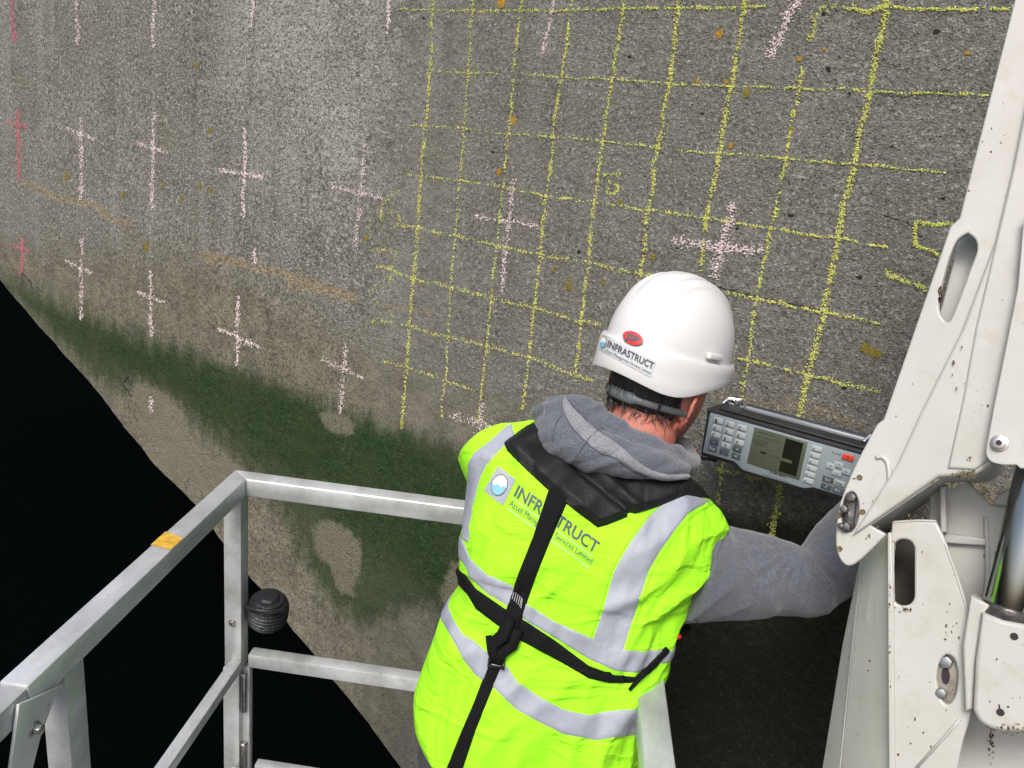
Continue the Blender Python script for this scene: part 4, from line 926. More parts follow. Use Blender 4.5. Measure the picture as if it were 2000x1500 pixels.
def patch(name, top, bot, off, m, parent, n=90, nw=8, ext0=0.0, ext1=0.0, edge=True, lift=None, uv=True):
    """ribbon between two pixel edge lines laid on the vest; ext0/ext1 carry it on round the side of the body (radians)"""
    A_ = arcsamp(top, n); B_ = arcsamp(bot, n)
    rowsA = [uv_at(*p) for p in A_]; rowsB = [uv_at(*p) for p in B_]
    pr = [(a, b) for a, b in zip(rowsA, rowsB) if a and b]
    if ext0:
        (a0, b0), (a1, b1) = pr[0], pr[6]
        k = 14; add = []
        for i in range(k, 0, -1):
            d = ext0 * i / k; add.append(((a0[0] + d, a0[1]+ .1*(a0[1]-a1[1])*i/k), (b0[0] + d, b0[1]+ .1*(b0[1]-b1[1])*i/k)))
        pr = add + pr
    if ext1:
        (a0, b0), (a1, b1) = pr[-1], pr[-7]
        k = 14
        for i in range(1, k + 1):
            d = ext1 * i / k; pr.append(((a0[0] - d, a0[1]), (b0[0] - d, b0[1])))
    vs = []; fs = []; M = len(pr)
    for q_, (a, b) in enumerate(pr):
        for w_ in range(nw + 1):
            t = w_ / nw; o = off
            if edge and (w_ in (0, nw) or q_ in (0, M - 1)): o = -.0005
            if lift: o += lift(q_ / (M - 1), t)
            vs.append(S(a[0] + (b[0] - a[0]) * t, a[1] + (b[1] - a[1]) * t, o))
    if edge:   # sharp shoulder: repeat edge columns just inside
        pass
    for q_ in range(M - 1):
        for w_ in range(nw): k = q_ * (nw + 1) + w_; fs.append((k, k + 1, k + nw + 2, k + nw + 1))
    return mesh_obj(name, vs, fs, m, parent, True)
patch('reflective_strip', [(1328, 964), (1290, 985), (1262, 1015), (1228, 1062), (1200, 1110), (1180, 1180), (1153, 1262)], [(1388, 978), (1345, 1003), (1318, 1037), (1288, 1080), (1267, 1117), (1247, 1180), (1214, 1284)], .0018, m_refl, vest, nw=12)
patch('reflective_strip', [(1050, 806), (990, 830), (955, 862), (925, 884), (913, 905), (912, 960), (907, 1010), (901, 1050)], [(1050, 828), (1000, 858), (972, 885), (950, 910), (938, 935), (930, 965), (923, 1010), (915, 1062)], .0018, m_refl, vest, nw=8)
patch('reflective_strip', [(903, 1052), (918, 1090), (950, 1120), (1000, 1143), (1030, 1180), (1080, 1212), (1150, 1243), (1200, 1262), (1250, 1272), (1292, 1268)], [(903, 1098), (922, 1132), (950, 1160), (990, 1185), (1030, 1215), (1090, 1250), (1150, 1288), (1200, 1310), (1240, 1315), (1286, 1296)], .0018, m_refl, vest, ext0=.9, ext1=.9, nw=10)
patch('reflective_strip', [(876, 1184), (886, 1210), (905, 1240), (925, 1250), (960, 1280), (990, 1300), (1010, 1330), (1050, 1358), (1100, 1385), (1150, 1396), (1188, 1388), (1246, 1383)], [(868, 1222), (885, 1252), (905, 1290), (930, 1322), (965, 1345), (990, 1370), (1010, 1388), (1050, 1410), (1100, 1435), (1165, 1447), (1210, 1441), (1230, 1438)], .0018, m_refl, vest, ext0=.9, ext1=.9, nw=10)
# print on the back
def lin(p0, p1, cap):   # text frame: baseline start, end, cap vector (pixels)
    return lambda x, y: (p0[0] + (p1[0] - p0[0]) * x + cap[0] * y, p0[1] + (p1[1] - p0[1]) * x + cap[1] * y)
v, f = text_mesh('INFRASTRUCT', .022, spacing=1.0); decal('back_lettering', VS, v, f, lin((1004, 968), (1162, 1081), (10, -21)), .0016, m_txt, vest)
v, f = text_mesh('Asset Management Services Limited'); decal('back_lettering', VS, v, f, lin((994, 987), (1154, 1102), (5, -11.5)), .0016, m_txt, vest)
for a, b in (((1001, 973), (1158, 1087)), ((992, 993), (1151, 1109))):
    n = 30; pts = []; fs = []
    for k in range(n + 1):
        x, y = lerp(a[0], b[0], k / n), lerp(a[1], b[1], k / n); pts += [(x, y), (x - .5, y + 1.3)]
    fs = [(2 * k, 2 * k + 1, 2 * k + 3, 2 * k + 2) for k in range(n)]; decal('printed_rule', VS, pts, fs, lambda x, y: (x, y), .0016, m_thin, vest)
def quadpts(c4, n=8):
    c4 = [np.array(c, float) for c in c4]; pts = []; fs = []
    for j in range(n + 1):
        for i in range(n + 1): u, v_ = i / n, j / n; pts.append(tuple((c4[0] * (1 - u) + c4[1] * u) * (1 - v_) + (c4[3] * (1 - u) + c4[2] * u) * v_))
    for j in range(n):
        for i in range(n): k = j * (n + 1) + i; fs.append((k, k + 1, k + n + 2, k + n + 1))
    return pts, fs
def emblem(surf, c4, cc, rx, ry, rot, par, off, msq):
    idm = lambda x, y: (x, y)
    p_, f_ = quadpts(c4); decal('emblem_square', surf, p_, f_, idm, off, msq, par)
    def el(s): return (rx * s * math.cos(rot), rx * s * math.sin(rot)), (-ry * s * math.sin(rot), ry * s * math.cos(rot))
    a, b = el(1.0); p_, f_ = poly_grid(cc, a, b, 'e'); decal('emblem_ring', surf, p_, f_, idm, off + .0006, m_txt, par)
    a, b = el(.9); p_, f_ = poly_grid(cc, a, b, 'e'); decal('emblem_disc', surf, p_, f_, idm, off + .0011, m_whp, par)
    pts = []; n = 24
    for k in range(n + 1):
        an = math.pi * k / n; pts.append((cc[0] + a[0] * math.cos(an) + b[0] * math.sin(an) * 1.0, cc[1] + a[1] * math.cos(an) + b[1] * math.sin(an)))
    for k in range(n + 1):
        t = k / n * 2 - 1; wv = .12 * math.sin(t * 7); pts.append((cc[0] - a[0] * t * -1 * -1 * .98 * -1 + b[0] * wv, cc[1] + a[1] * t * .98 * -1 * -1 + b[1] * wv))
    top = pts[n + 1:]; bot = pts[:n + 1][::-1]
    allp = top + bot; fs = [(k, k + 1, n + 1 + k + 1, n + 1 + k) for k in range(n)]
    decal('emblem_water', surf, allp, fs, idm, off + .0016, m_lb, par)
emblem(VS, [(972, 911), (1008, 937), (983, 988), (946, 959)], (976, 948), 16.5, 22, .30, vest, .0016, m_refl)

# safety harness: straps are meshes of their own under one part
harn = bpy.data.objects.new('safety_harness', None); COL.objects.link(harn); harn.parent = man
patch('waist_strap', [(909, 1122), (930, 1150), (985, 1188), (1030, 1215), (1090, 1255), (1150, 1300), (1200, 1318), (1240, 1322), (1262, 1300), (1300, 1262)], [(912, 1160), (930, 1190), (970, 1220), (1015, 1250), (1080, 1285), (1150, 1325), (1190, 1334), (1232, 1334), (1268, 1314), (1308, 1270)], .0045, m_blk, harn, ext0=.9, nw=8, n=120, lift=lambda s, t: .001)
patch('back_strap', [(1080, 930), (1068, 965), (1040, 1050), (1012, 1120), (995, 1170), (972, 1238)], [(1118, 955), (1105, 990), (1074, 1060), (1050, 1120), (1032, 1170), (1008, 1252)], .0075, m_blk, harn, nw=8, n=100)
patch('back_strap', [(958, 1286), (926, 1370), (896, 1440), (868, 1510), (855, 1545)], [(986, 1290), (960, 1350), (930, 1425), (905, 1500), (890, 1550)], .0055, m_blk, harn, nw=8, n=80)
def vp(px, py, off):
    q_ = uv_at(px, py); return S(q_[0], q_[1], off)
mb = MB()
mb.tube([vp(1000, 1205, .010), vp(985, 1235, .014), vp(968, 1250, .016), vp(962, 1275, .012), vp(972, 1292, .008)], [.012, .014, .013, .010, .008], 12, flat=.7)
mb.tube([vp(1010, 1225, .009), vp(1002, 1255, .014), vp(985, 1275, .014), vp(975, 1292, .010)], [.010, .011, .010, .009], 12)
mb.tube([vp(960, 1240, .010), vp(958, 1270, .012), vp(966, 1290, .008)], .006, 10)
mb.build('strap_knot', m_blk, harn, smooth=True)
mb = MB(); a, b, c_, d_ = vp(957, 1283, .008), vp(987, 1288, .008), vp(984, 1302, .008), vp(953, 1298, .008); mb.tube([a, b, c_, d_, a], .003, 8); mb.build('strap_buckle', m_pad, harn, smooth=True)
mb = MB()
for k in range(7): mb.tube([vp(1000 + k * 4.2, 1150 + k * 3.5, .0105), vp(996 + k * 4.2, 1166 + k * 3.8, .0105)], .0006, 4)
mb.tube([vp(961, 1287, .012), vp(982, 1291, .012)], .0007, 4); mb.tube([vp(960, 1294, .012), vp(981, 1298, .012)], .0007, 4)
mb.build('strap_stitching', m_stitch, harn)
mb = MB(); mb.tube([vp(1268, 1304, .006), vp(1246, 1326, .012), vp(1228, 1346, .010)], [.0035, .005, .003], 8); mb.build('strap_end', m_blk, harn, smooth=True)
mb = MB(); mb.tube([P(1290, 1280, 1.47), P(1312, 1256, 1.49), P(1345, 1225, 1.53)], .006, 8); mb.build('lanyard', m_blk, harn, smooth=True)
mb = MB(); mb.ball(P(1321, 1243, 1.475), RGT * .010, UPV * .006, FWD * .006, 12, 8); mb.build('red_tab', m_rd, harn, smooth=True)

# pad under the hood (folded black flap)
PADO = [(984, 866), (990, 880), (1030, 920), (1070, 957), (1120, 995), (1167, 1031), (1186, 1026), (1240, 1004), (1285, 990), (1340, 968), (1384, 974), (1370, 950), (1340, 925), (1290, 880), (1200, 850), (1110, 820), (1060, 815), (1020, 838)]
def pad_obj():
    xs = [p[0] for p in PADO]; ys = [p[1] for p in PADO]; n = 190; vs = {}; pts = []; fs = []
    x0, x1, y0, y1 = min(xs), max(xs), min(ys), max(ys); gx = np.linspace(x0, x1, n); gy = np.linspace(y0, y1, n)
    XX, YY = np.meshgrid(gx, gy); D = inpoly(PADO, XX.ravel(), YY.ravel()).reshape(XX.shape)
    for j in range(n):
        for i in range(n):
            if D[j, i] > -2.4:
                x, y = XX[j, i], YY[j, i]
                d = D[j, i]
                if d < 0:   # pull rim points onto the outline
                    best = min(((np.hypot(x - (a[0] + t * (b[0] - a[0])), y - (a[1] + t * (b[1] - a[1]))), a[0] + t * (b[0] - a[0]), a[1] + t * (b[1] - a[1])) for a, b in zip(PADO, PADO[1:] + PADO[:1]) for t in np.linspace(0, 1, 30)), key=lambda z: z[0]); x, y = best[1], best[2]
                h = .003 + .011 * smooth01(d / 16)
                fold = math.exp(-((((x - 1112) * .62 + (y - 905) * -.78) + 4) / 7) ** 2) if x > 1090 else 0   # crease down the middle
                h -= .007 * fold * smooth01((x - 1090) / 30)
                rid = math.exp(-(((x - 1120) * .62 + (y - 905) * -.78 - 10) / 9) ** 2) if x > 1100 else 0; h += .006 * rid
                h += .003 * noise.noise(Vector((x * .02, y * .02, 2)))
                q_ = uv_at(x, y)
                if q_ is None: continue
                vs[(j, i)] = len(pts); pts.append(S(q_[0], q_[1], h if d > 0 else -.001))
    for j in range(n - 1):
        for i in range(n - 1):
            k = [(j, i), (j, i + 1), (j + 1, i + 1), (j + 1, i)]
            if all(t in vs for t in k): fs.append(tuple(vs[t] for t in k))
    return mesh_obj('shoulder_pad', pts, fs, m_pad, harn, True)
pad_obj()
patch('pad_loop', [(1070, 885), (1066, 905)], [(1090, 880), (1088, 903)], .016, m_blk, harn, n=8, nw=4)

# ------------------------------------------------------------ head frame
hu = (RGT * .25 + UPV * .94 - FWD * .16).normalized()      # crown
_ea = (FWD - hu * FWD.dot(hu)).normalized(); _er = _ea.cross(hu)
HPH = R(50)
hf = _ea * math.cos(HPH) + _er * math.sin(HPH)             # facing
hr = hf.cross(hu)                                          # to his right
HO = P(1304, 686, 1.61)      # centre of the head at brow level
HC = HO - hu * .070 + hf * .014 - hr * .002
def HD(x, y, z): return HC + (hf * x + hr * y + hu * z) * 1.12      # the head itself, a little lower
def HL(x, y, z): return HO + hf * x + hr * y + hu * z      # forward, right, up
# helmet: rings from crown to rim
def helmet():
    NA = 144; rings = []
    a0, b0 = .138, .118; zl, hd = .007, .150      # ledge height and dome height
    def rib(y, x, z):   # three raised flutes front to back
        s = 0
        for yc, w in ((0, .019), (.047, .012), (-.047, .012)):
            s += 1 / (1 + math.exp(-(w - abs(y - yc)) / .0012))
        return s
    prof = []
    for k in range(1, 41):
        t = k / 40; th = t * math.pi / 2; prof.append(('d', math.sin(th) ** .90, zl + hd * math.cos(th) ** .97))
    vs = [HL(0, 0, zl + hd)]; 
    for kind, r, z in prof:
        for i in range(NA):
            an = 2 * math.pi * i / NA; ca_, sa_ = math.cos(an), math.sin(an)
            x, y = a0 * r * ca_, b0 * r * sa_
            rb_ = rib(y, x, z) * .0042 * smooth01((z - zl - .012) / .03) * smooth01((x + .125) / .05)
            n = Vector((x / a0 ** 2, y / b0 ** 2, (z - zl) / hd ** 2)).normalized()
            vs.append(HL(x + n.x * rb_, y + n.y * rb_, z + n.z * rb_))
    # skirt
    def zlow(an):
        c = math.cos(an); s = abs(math.sin(an))      # c=1 front
        back = smooth01(-c); 
        return -.030 - .034 * math.exp(-((c + .55) / .55) ** 2) - .004 * smooth01(-c) + .010 * smooth01(c * 1.3 - .2)
    def outr(an):
        c = math.cos(an); return .0 + .030 * smooth01((c - .55) / .45)
    for st_, (q_, o) in enumerate(((0, .0075), (.0, .0095), (.06, .0108), (.35, .0112), (.7, .0108), (.94, .0112), (1.0, .0098), (1.0, .0065), (.5, .005), (.0, .001))):
        for i in range(NA):
            an = 2 * math.pi * i / NA; ca_, sa_ = math.cos(an), math.sin(an); lo = zlow(an); z = zl - .004 + (lo - zl) * q_ + (.004 if st_ == 0 else 0)
            pk = outr(an) * smooth01(q_ * 1.1 + .15); vs.append(HL((a0 + o) * ca_ + pk, (b0 + o) * sa_, z))
    n = len(prof) + 10; fs = [(0, 1 + i, 1 + (i + 1) % NA) for i in range(NA)]
    for k in range(n - 1):
        for i in range(NA): i2 = (i + 1) % NA; fs.append((1 + k * NA + i, 1 + (k + 1) * NA + i, 1 + (k + 1) * NA + i2, 1 + k * NA + i2))
    # smooth surface on which the stickers lie: they bridge the small ledge
    sv_ = []; sf_ = []; Q = 40
    for k in range(Q):
        z = -.075 + .14 * k / (Q - 1); t_ = max(0.0, (z - zl) / hd); r = math.sqrt(max(0, 1 - t_ ** 2)) if z > zl else 1.0
        o_ = lerp(.0118, .0015, smooth01((z - zl + .002) / .030))
        for i in range(NA):
            an = 2 * math.pi * i / NA; sv_.append(HL((a0 * r ** .92 + o_) * math.cos(an), (b0 * r ** .92 + o_) * math.sin(an), z))
    sf_ = [(k * NA + i, k * NA + (i + 1) % NA, (k + 1) * NA + (i + 1) % NA, (k + 1) * NA + i) for k in range(Q - 1) for i in range(NA)]
    o = mesh_obj('safety_helmet', vs, fs, m_wht, man, True); shade_auto(o.data, .9)
    return o, Surf(sv_, sf_)
helm, HS = helmet()
# accessory slot blocks on the ledge
mb = MB(); mb.box(HL(-.012, .1235, .020), hf * .020, hr * .006, hu * .006); mb.build('accessory_slot', m_wht, helm, bevel=.003)
idm = lambda x, y: (x, y)
p_, f_ = quadpts([(1177, 651), (1281, 706), (1271, 737), (1169, 682)], 12); decal('helmet_sticker', HS, p_, f_, idm, .0006, m_stk, helm)
v, f = text_mesh('INFRASTRUCT', .02); decal('helmet_lettering', HS, v, f, lin((1187, 677), (1275, 721), (3.5, -12.5)), .0023, m_txt, helm)
v, f = text_mesh('Asset Management Services Limited'); decal('helmet_lettering', HS, v, f, lin((1184, 686.5), (1270, 731), (1.5, -5.5)), .0023, m_txt, helm)
emblem(HS, [(1178, 653), (1189, 658), (1182, 686), (1171, 680)], (1180, 669), 6, 11.5, .1, helm, .0012, m_thin)
p_, f_ = poly_grid((1236, 661), (20.5 * math.cos(.4), 20.5 * math.sin(.4)), (-13 * math.sin(.4), 13 * math.cos(.4)), 'e'); decal('oval_badge_rim', HS, p_, f_, idm, .0008, m_txt, helm)
p_, f_ = poly_grid((1236, 661), (19.3 * math.cos(.4), 19.3 * math.sin(.4)), (-12 * math.sin(.4), 12 * math.cos(.4)), 'e'); decal('oval_badge', HS, p_, f_, idm, .0014, m_rd, helm)
v, f = text_mesh('JSP', .05); decal('badge_lettering', HS, v, f, lin((1221, 660.5), (1247, 671.5), (3.5, -11)), .0028, m_txt, helm)
# ------------------------------------------------------------ body: one continuous figure
body = MB()
def headpt(th, ph):
    x, y, z = math.sin(th) * math.cos(ph), math.sin(th) * math.sin(ph), math.cos(th)
    X_, Y_, Z_ = .098 * x, .076 * y, .125 * z
    lowf = smooth01(-z * 1.2)
    Y_ *= 1 - .12 * lowf; X_ = X_ * (1 - .10 * lowf) + .012 * lowf * (1 if x > 0 else .4)
    if z < 0 and x < 0: X_ *= 1 - .25 * smooth01(-z)
    f_ = smooth01((x - .3) / .6)
    X_ -= .006 * f_
    X_ += .026 * math.exp(-(Y_ / .011) ** 2) * math.exp(-((Z_ + .035) / .018) ** 2) * (x > 0)      # nose
    X_ += .010 * math.exp(-(Y_ / .008) ** 2) * math.exp(-((Z_ + .012) / .02) ** 2) * (x > 0)
    X_ -= .008 * math.exp(-((abs(Y_) - .032) / .014) ** 2) * math.exp(-((Z_ + .004) / .012) ** 2) * (x > 0)    # eye sockets
    X_ += .005 * math.exp(-(Y_ / .05) ** 2) * math.exp(-((Z_ - .016) / .008) ** 2) * (x > 0)   # brow
    X_ += .006 * math.exp(-(Y_ / .022) ** 2) * math.exp(-((Z_ + .068) / .010) ** 2) * (x > 0)   # lips
    X_ += .008 * math.exp(-(Y_ / .022) ** 2) * math.exp(-((Z_ + .100) / .014) ** 2) * (x > 0)   # chin
    return HD(X_, Y_, Z_ - .0)
nu, nvh = 96, 64; vs = [headpt(0, 0)]; fs = []
for i in range(1, nvh):
    for k in range(nu): vs.append(headpt(math.pi * i / nvh, 2 * math.pi * k / nu))
vs.append(headpt(math.pi, 0))
for k in range(nu):
    k2 = (k + 1) % nu; fs.append((0, 1 + k, 1 + k2)); fs += [(1 + i * nu + k, 1 + (i + 1) * nu + k, 1 + (i + 1) * nu + k2, 1 + i * nu + k2) for i in range(nvh - 2)]; fs.append((1 + (nvh - 2) * nu + k, len(vs) - 1, 1 + (nvh - 2) * nu + k2))
body.add(vs, fs)
for s in (1, -1):   # ears: rim, lobe, bowl
    e = [(.002, .074, .014), (-.018, .096, .026), (-.036, .108, .008), (-.034, .104, -.018), (-.018, .088, -.042), (-.002, .074, -.044)]
    body.tube([HD(x, s * y, z - .012) for x, y, z in [(a, b_ if s > 0 or b_ < .08 else .08 + (b_ - .08) * .45, c_) for a, b_, c_ in [tuple(p) for p in catmull(e, 20)]]], [.0058] * 17 + [.0085, .009, .007], 10)
    body.ball(HD(-.012, s * .078, -.022), hf * .020, hr * .008, hu * .030, 14, 8)
NB = P(1236, 902, 1.61)   # base of the neck
nk = [NB - Vector((.02, .06, .10)), NB, lerp(NB, HC, .45) - hf * .016, HD(-.028, 0, -.085), HD(-.012, 0, -.03)]
body.tube([Vector(p) for p in catmull([tuple(p) for p in nk], 14)], [.092, .090, .086, .082, .078, .075, .073, .071, .070, .070, .069, .068, .066, .064], 28)
cc = [cen[int(t * (NVV - 1))] for t in (.04, .12, .2, .3, .45, .6, .75, .9, .99)]
ww = [Wv[int(t * (NVV - 1))].length for t in (.04, .12, .2, .3, .45, .6, .75, .9, .99)]
def torso(mb, kx, kt):
    rows = []; n = 40
    for t in np.linspace(.03, .99, 30):
        j = int(t * (NVV - 1)); tt = (cen[min(j + 3, NVV - 1)] - cen[max(j - 3, 0)]).normalized(); W_ = Wv[j]; Tn = tt.cross(W_).normalized()
        if t < .3: kx_ = kx * .94
        else: kx_ = kx
        rows.append([cen[j] + W_ * kx_ * math.cos(a) + Tn * kt * th_[j] * math.sin(a) for a in [2 * math.pi * k / n for k in range(n)]])
    vs = [p for r in rows for p in r]; fs = [(i * n + k, i * n + (k + 1) % n, (i + 1) * n + (k + 1) % n, (i + 1) * n + k) for i in range(len(rows) - 1) for k in range(n)]
    fs += [tuple(range(n)), tuple(range((len(rows) - 1) * n, len(rows) * n))]; mb.add(vs, fs)
torso(body, .80, .80)
# joints
SHR, ELR, WRR = P(1352, 1100, 1.56), P(1588, 1134, 1.58), P(1694, 985, 1.70)
SHL, ELL, WRL = P(985, 900, 1.62), P(1010, 960, 1.90), P(1270, 915, 1.80)
HIP = cen[-1] + Vector((0, 0, -.03))
def limb(mb, a, b, c_, r, n=16):
    pts = [tuple(p) for p in catmull([tuple(a), tuple(lerp(a, b, .55)), tuple(b), tuple(lerp(b, c_, .5)), tuple(c_)], 26)]
    rad = [float(np.interp(i / 25, [0, .5, .75, 1], r)) for i in range(26)]; mb.tube([Vector(p) for p in pts], rad, n)
limb(body, SHR, ELR, WRR, [.052, .042, .040, .028]); limb(body, SHL, ELL, WRL, [.052, .042, .040, .028])
KR, KL = Vector((HIP.x + .13, HIP.y + .08, .50)), Vector((HIP.x - .14, HIP.y + .06, .50)); AR, AL = Vector((HIP.x + .16, HIP.y - .04, .10)), Vector((HIP.x - .18, HIP.y - .06, .10))
HR_, HL_ = HIP + RGT * .095, HIP - RGT * .095
body.ball(HIP, RGT * .165, Vector((0, .11, 0)), Vector((0, 0, .13)), 24, 16)
limb(body, HR_, KR, AR, [.085, .06, .055, .042]); limb(body, HL_, KL, AL, [.085, .06, .055, .042])
bo = remesh_obj('body', body, m_skin, man, .006, 3)
# hands: palm, four unequal curled fingers, thumb; finer remesh, joined into the body mesh
def hand(wr_, d, up, side, curl=1.0):
    """wr_ wrist, d direction of the palm, up = back of the hand, side = towards the thumb"""
    mb = MB(); d = d.normalized(); up = (up - d * up.dot(d)).normalized(); sd_ = d.cross(up) * side
    mb.tube([wr_ - d * .03, wr_, wr_ + d * .04, wr_ + d * .085], [.026, .028, .038, .040], 18, flat=.42, up=up)
    for k, (ln, o) in enumerate(((.072, .030), (.080, .010), (.074, -.010), (.058, -.028))):
        b0 = wr_ + d * (.082 - .004 * k) + sd_ * o; dd = d.copy(); p_ = b0; pts = [b0 - dd * .02, b0]; 
        for s_, a in ((.45, 30), (.32, 45), (.25, 30)):
            ax_ = sd_ * side; dd = (Matrix.Rotation(-R(a * curl) * 1, 3, sd_.cross(Vector((0, 0, 0)) ) if False else (d.cross(up))) @ dd); p_ = p_ + dd * ln * s_; pts.append(p_)
        mb.tube([Vector(q_) for q_ in catmull([tuple(q_) for q_ in pts], 14)], [.0095] * 5 + [.009, .0088, .0086, .0084, .0082, .008, .0078, .0072, .005], 10)
    b0 = wr_ + d * .03 + sd_ * .03; t1 = (d * .6 + sd_ * .8 - up * .2).normalized(); t2 = (d * .9 + sd_ * .2 - up * .5).normalized()
    mb.tube([b0 - t1 * .01, b0 + t1 * .03, b0 + t1 * .03 + t2 * .03, b0 + t1 * .03 + t2 * .052], [.014, .012, .0105, .006], 12)
    return remesh_obj('h', mb, m_skin, None, .0028, 2)
# grips on the two side handles of the instrument
gR = WM @ il(1738, 940, OFI - .02); gL = WM @ il(1318, 905, OFI - .04)
hR = hand(gR + (WRR - gR).normalized() * .085, (gR - WRR), -HV * -.3 + NV + HV * .5, -1); hLh = hand(gL + (WRL - gL).normalized() * .085 if (WRL - gL).length > .09 else WRL, (gL - WRL), NV - HV * .4, 1)
for h in (hR, hLh):
    bm = bmesh.new(); bm.from_mesh(bo.data); bm.from_mesh(h.data); bm.to_mesh(bo.data); bm.free(); me_ = h.data; bpy.data.objects.remove(h); bpy.data.meshes.remove(me_)
for p in bo.data.polygons: p.use_smooth = True
# stubble mask on jaw and cheek
st_a = bo.data.attributes.new('stubble', 'FLOAT', 'POINT')
for i, v_ in enumerate(bo.data.vertices):
    q_ = (v_.co - HC) / 1.12; x, y, z = q_.dot(hf), q_.dot(hr), q_.dot(hu)
    st_a.data[i].value = smooth01((x - .0) / .025) * smooth01((-.02 - z) / .03) * smooth01((z + .17) / .03) if abs(y) < .1 else 0
mt = m_skin.node_tree; b = mt.nodes['Principled BSDF']; src = b.inputs['Base Color'].links[0].from_socket
an = mt.nodes.new('ShaderNodeAttribute'); an.attribute_name = 'stubble'; nzz = mt.nodes.new('ShaderNodeTexNoise'); nzz.inputs['Scale'].default_value = 500; ml = mt.nodes.new('ShaderNodeMath'); ml.operation = 'MULTIPLY'
rp = mt.nodes.new('ShaderNodeValToRGB'); rp.color_ramp.elements[0].position = .4; rp.color_ramp.elements[1].position = .6; mt.links.new(nzz.outputs['Fac'], rp.inputs[0]); mt.links.new(an.outputs['Fac'], ml.inputs[0]); mt.links.new(rp.outputs[0], ml.inputs[1])
mxx = mt.nodes.new('ShaderNodeMix'); mxx.data_type = 'RGBA'; mt.links.new(ml.outputs[0], mxx.inputs[0]); mt.links.new(src, mxx.inputs[6]); mxx.inputs[7].default_value = (.09, .075, .065, 1); mt.links.new(mxx.outputs[2], b.inputs['Base Color'])
# eyes
m_eye = mat('eye_white', (.7, .68, .65), rough=.2); m_iris = mat('iris', (.08, .06, .04), rough=.2)
for s in (1, -1):
    mb = MB(); c_ = HD(.078, s * .032, -.006); mb.ball(c_, hf * .012, hr * .012, hu * .012, 16, 10); e_ = mb.build('eye', m_eye, man, smooth=True)
    mb = MB(); mb.ball(c_ + hf * .0085, hf * .004, hr * .0055, hu * .0055, 12, 8); mb.build('iris', m_iris, e_, smooth=True)

# hair: cap plus loose strands at nape
HB = Surf([v_.co for v_ in bo.data.vertices], [tuple(p.vertices) for p in bo.data.polygons])
mb = MB(); vs = []; fs = []; na, nz_ = 72, 18
def hairlow(ph):   # lower hairline by azimuth: 0 = front
    c_ = math.cos(ph); return -.062 * smooth01(-c_ * 1.5 + .3) + (-.03 if abs(abs(ph) - math.pi / 2) < .5 else 0) * 0
for j in range(nz_ + 1):
    for k in range(na + 1):
        ph = R(106) + (2 * math.pi - R(212)) * k / na; z = lerp(.07, -.050 + .016 * noise.noise(Vector((ph * 3, 1, 1))) + .03 * smooth01((abs(math.cos(ph / 1)) if math.cos(ph) > 0 else 0) * 2), j / nz_)
        r = math.sqrt(max(0, 1 - (z / .125) ** 2)); fat = .007 if j < nz_ - 1 else (.004 if j < nz_ else -.002)
        if z < 0: kx = 1 - .12 * smooth01(-z / .125)
        else: kx = 1
        fat += .0018 * noise.noise(Vector((ph * 26, z * 14, 3)))
        if k in (0, na): fat = -.003
        vs.append(HD((.098 * kx * r + fat) * math.cos(ph), (.076 * kx * r + fat) * math.sin(ph), z))
for j in range(nz_):
    for k in range(na): q_ = j * (na + 1) + k; fs.append((q_, q_ + 1, q_ + na + 2, q_ + na + 1))
hair = mesh_obj('hair', vs, fs, m_hair, man, True)
rd = random.Random(5); mbs = MB(); mbg = MB()
for _ in range(420):
    ph = R(rd.uniform(104, 256)); z0_ = rd.uniform(-.054, .0) ; kx = 1 - .12 * smooth01(-z0_ / .125); r = math.sqrt(1 - (z0_ / .125) ** 2)
    a = HD((.098 * kx * r + .006) * math.cos(ph), (.076 * kx * r + .006) * math.sin(ph), z0_)
    out = (hf * math.cos(ph) + hr * math.sin(ph)); ln = rd.uniform(.012, .036); sw = rd.uniform(-.35, .35)
    tan = (-hf * math.sin(ph) + hr * math.cos(ph)); d1 = (-hu + out * rd.uniform(-.25, .05) + tan * sw - hf * .1).normalized()
    pts = [a, a + d1 * ln * .5 + out * .002, a + d1 * ln + out * rd.uniform(-.006, .003) + tan * sw * .01]
    h = HB.b.find_nearest(pts[2])
    if h[0] is not None and (pts[2] - h[0]).dot(h[1]) < .001: pts[2] = h[0] + h[1] * .0015
    h = HB.b.find_nearest(pts[1])
    if h[0] is not None and (pts[1] - h[0]).dot(h[1]) < .002: pts[1] = h[0] + h[1] * .003
    (mbg if rd.random() < .18 else mbs).tube(pts, [.0005, .00045, .0001], 3, cap=False)
mbs.build('hair_strands', m_hair, hair, smooth=True); mbg.build('grey_hair_strands', mat('grey_hair', (.16, .15, .14), rough=.5), hair, smooth=True)
# helmet suspension band across the back of the head
mb = MB(); pts = []
for k in range(40):
    ph = R(95 + 170 * k / 39); z = -.031 - .004 * math.cos(ph); r = math.sqrt(1 - (z / .125) ** 2) * .95; pts.append(HD((.098 * r + .010) * math.cos(ph), (.076 * r + .011) * math.sin(ph), z))
mb.tube(pts, .010, 10, flat=1.0, up=None); 
hb = remesh_obj('suspension_band', mb, m_hb, man, .003, 1)
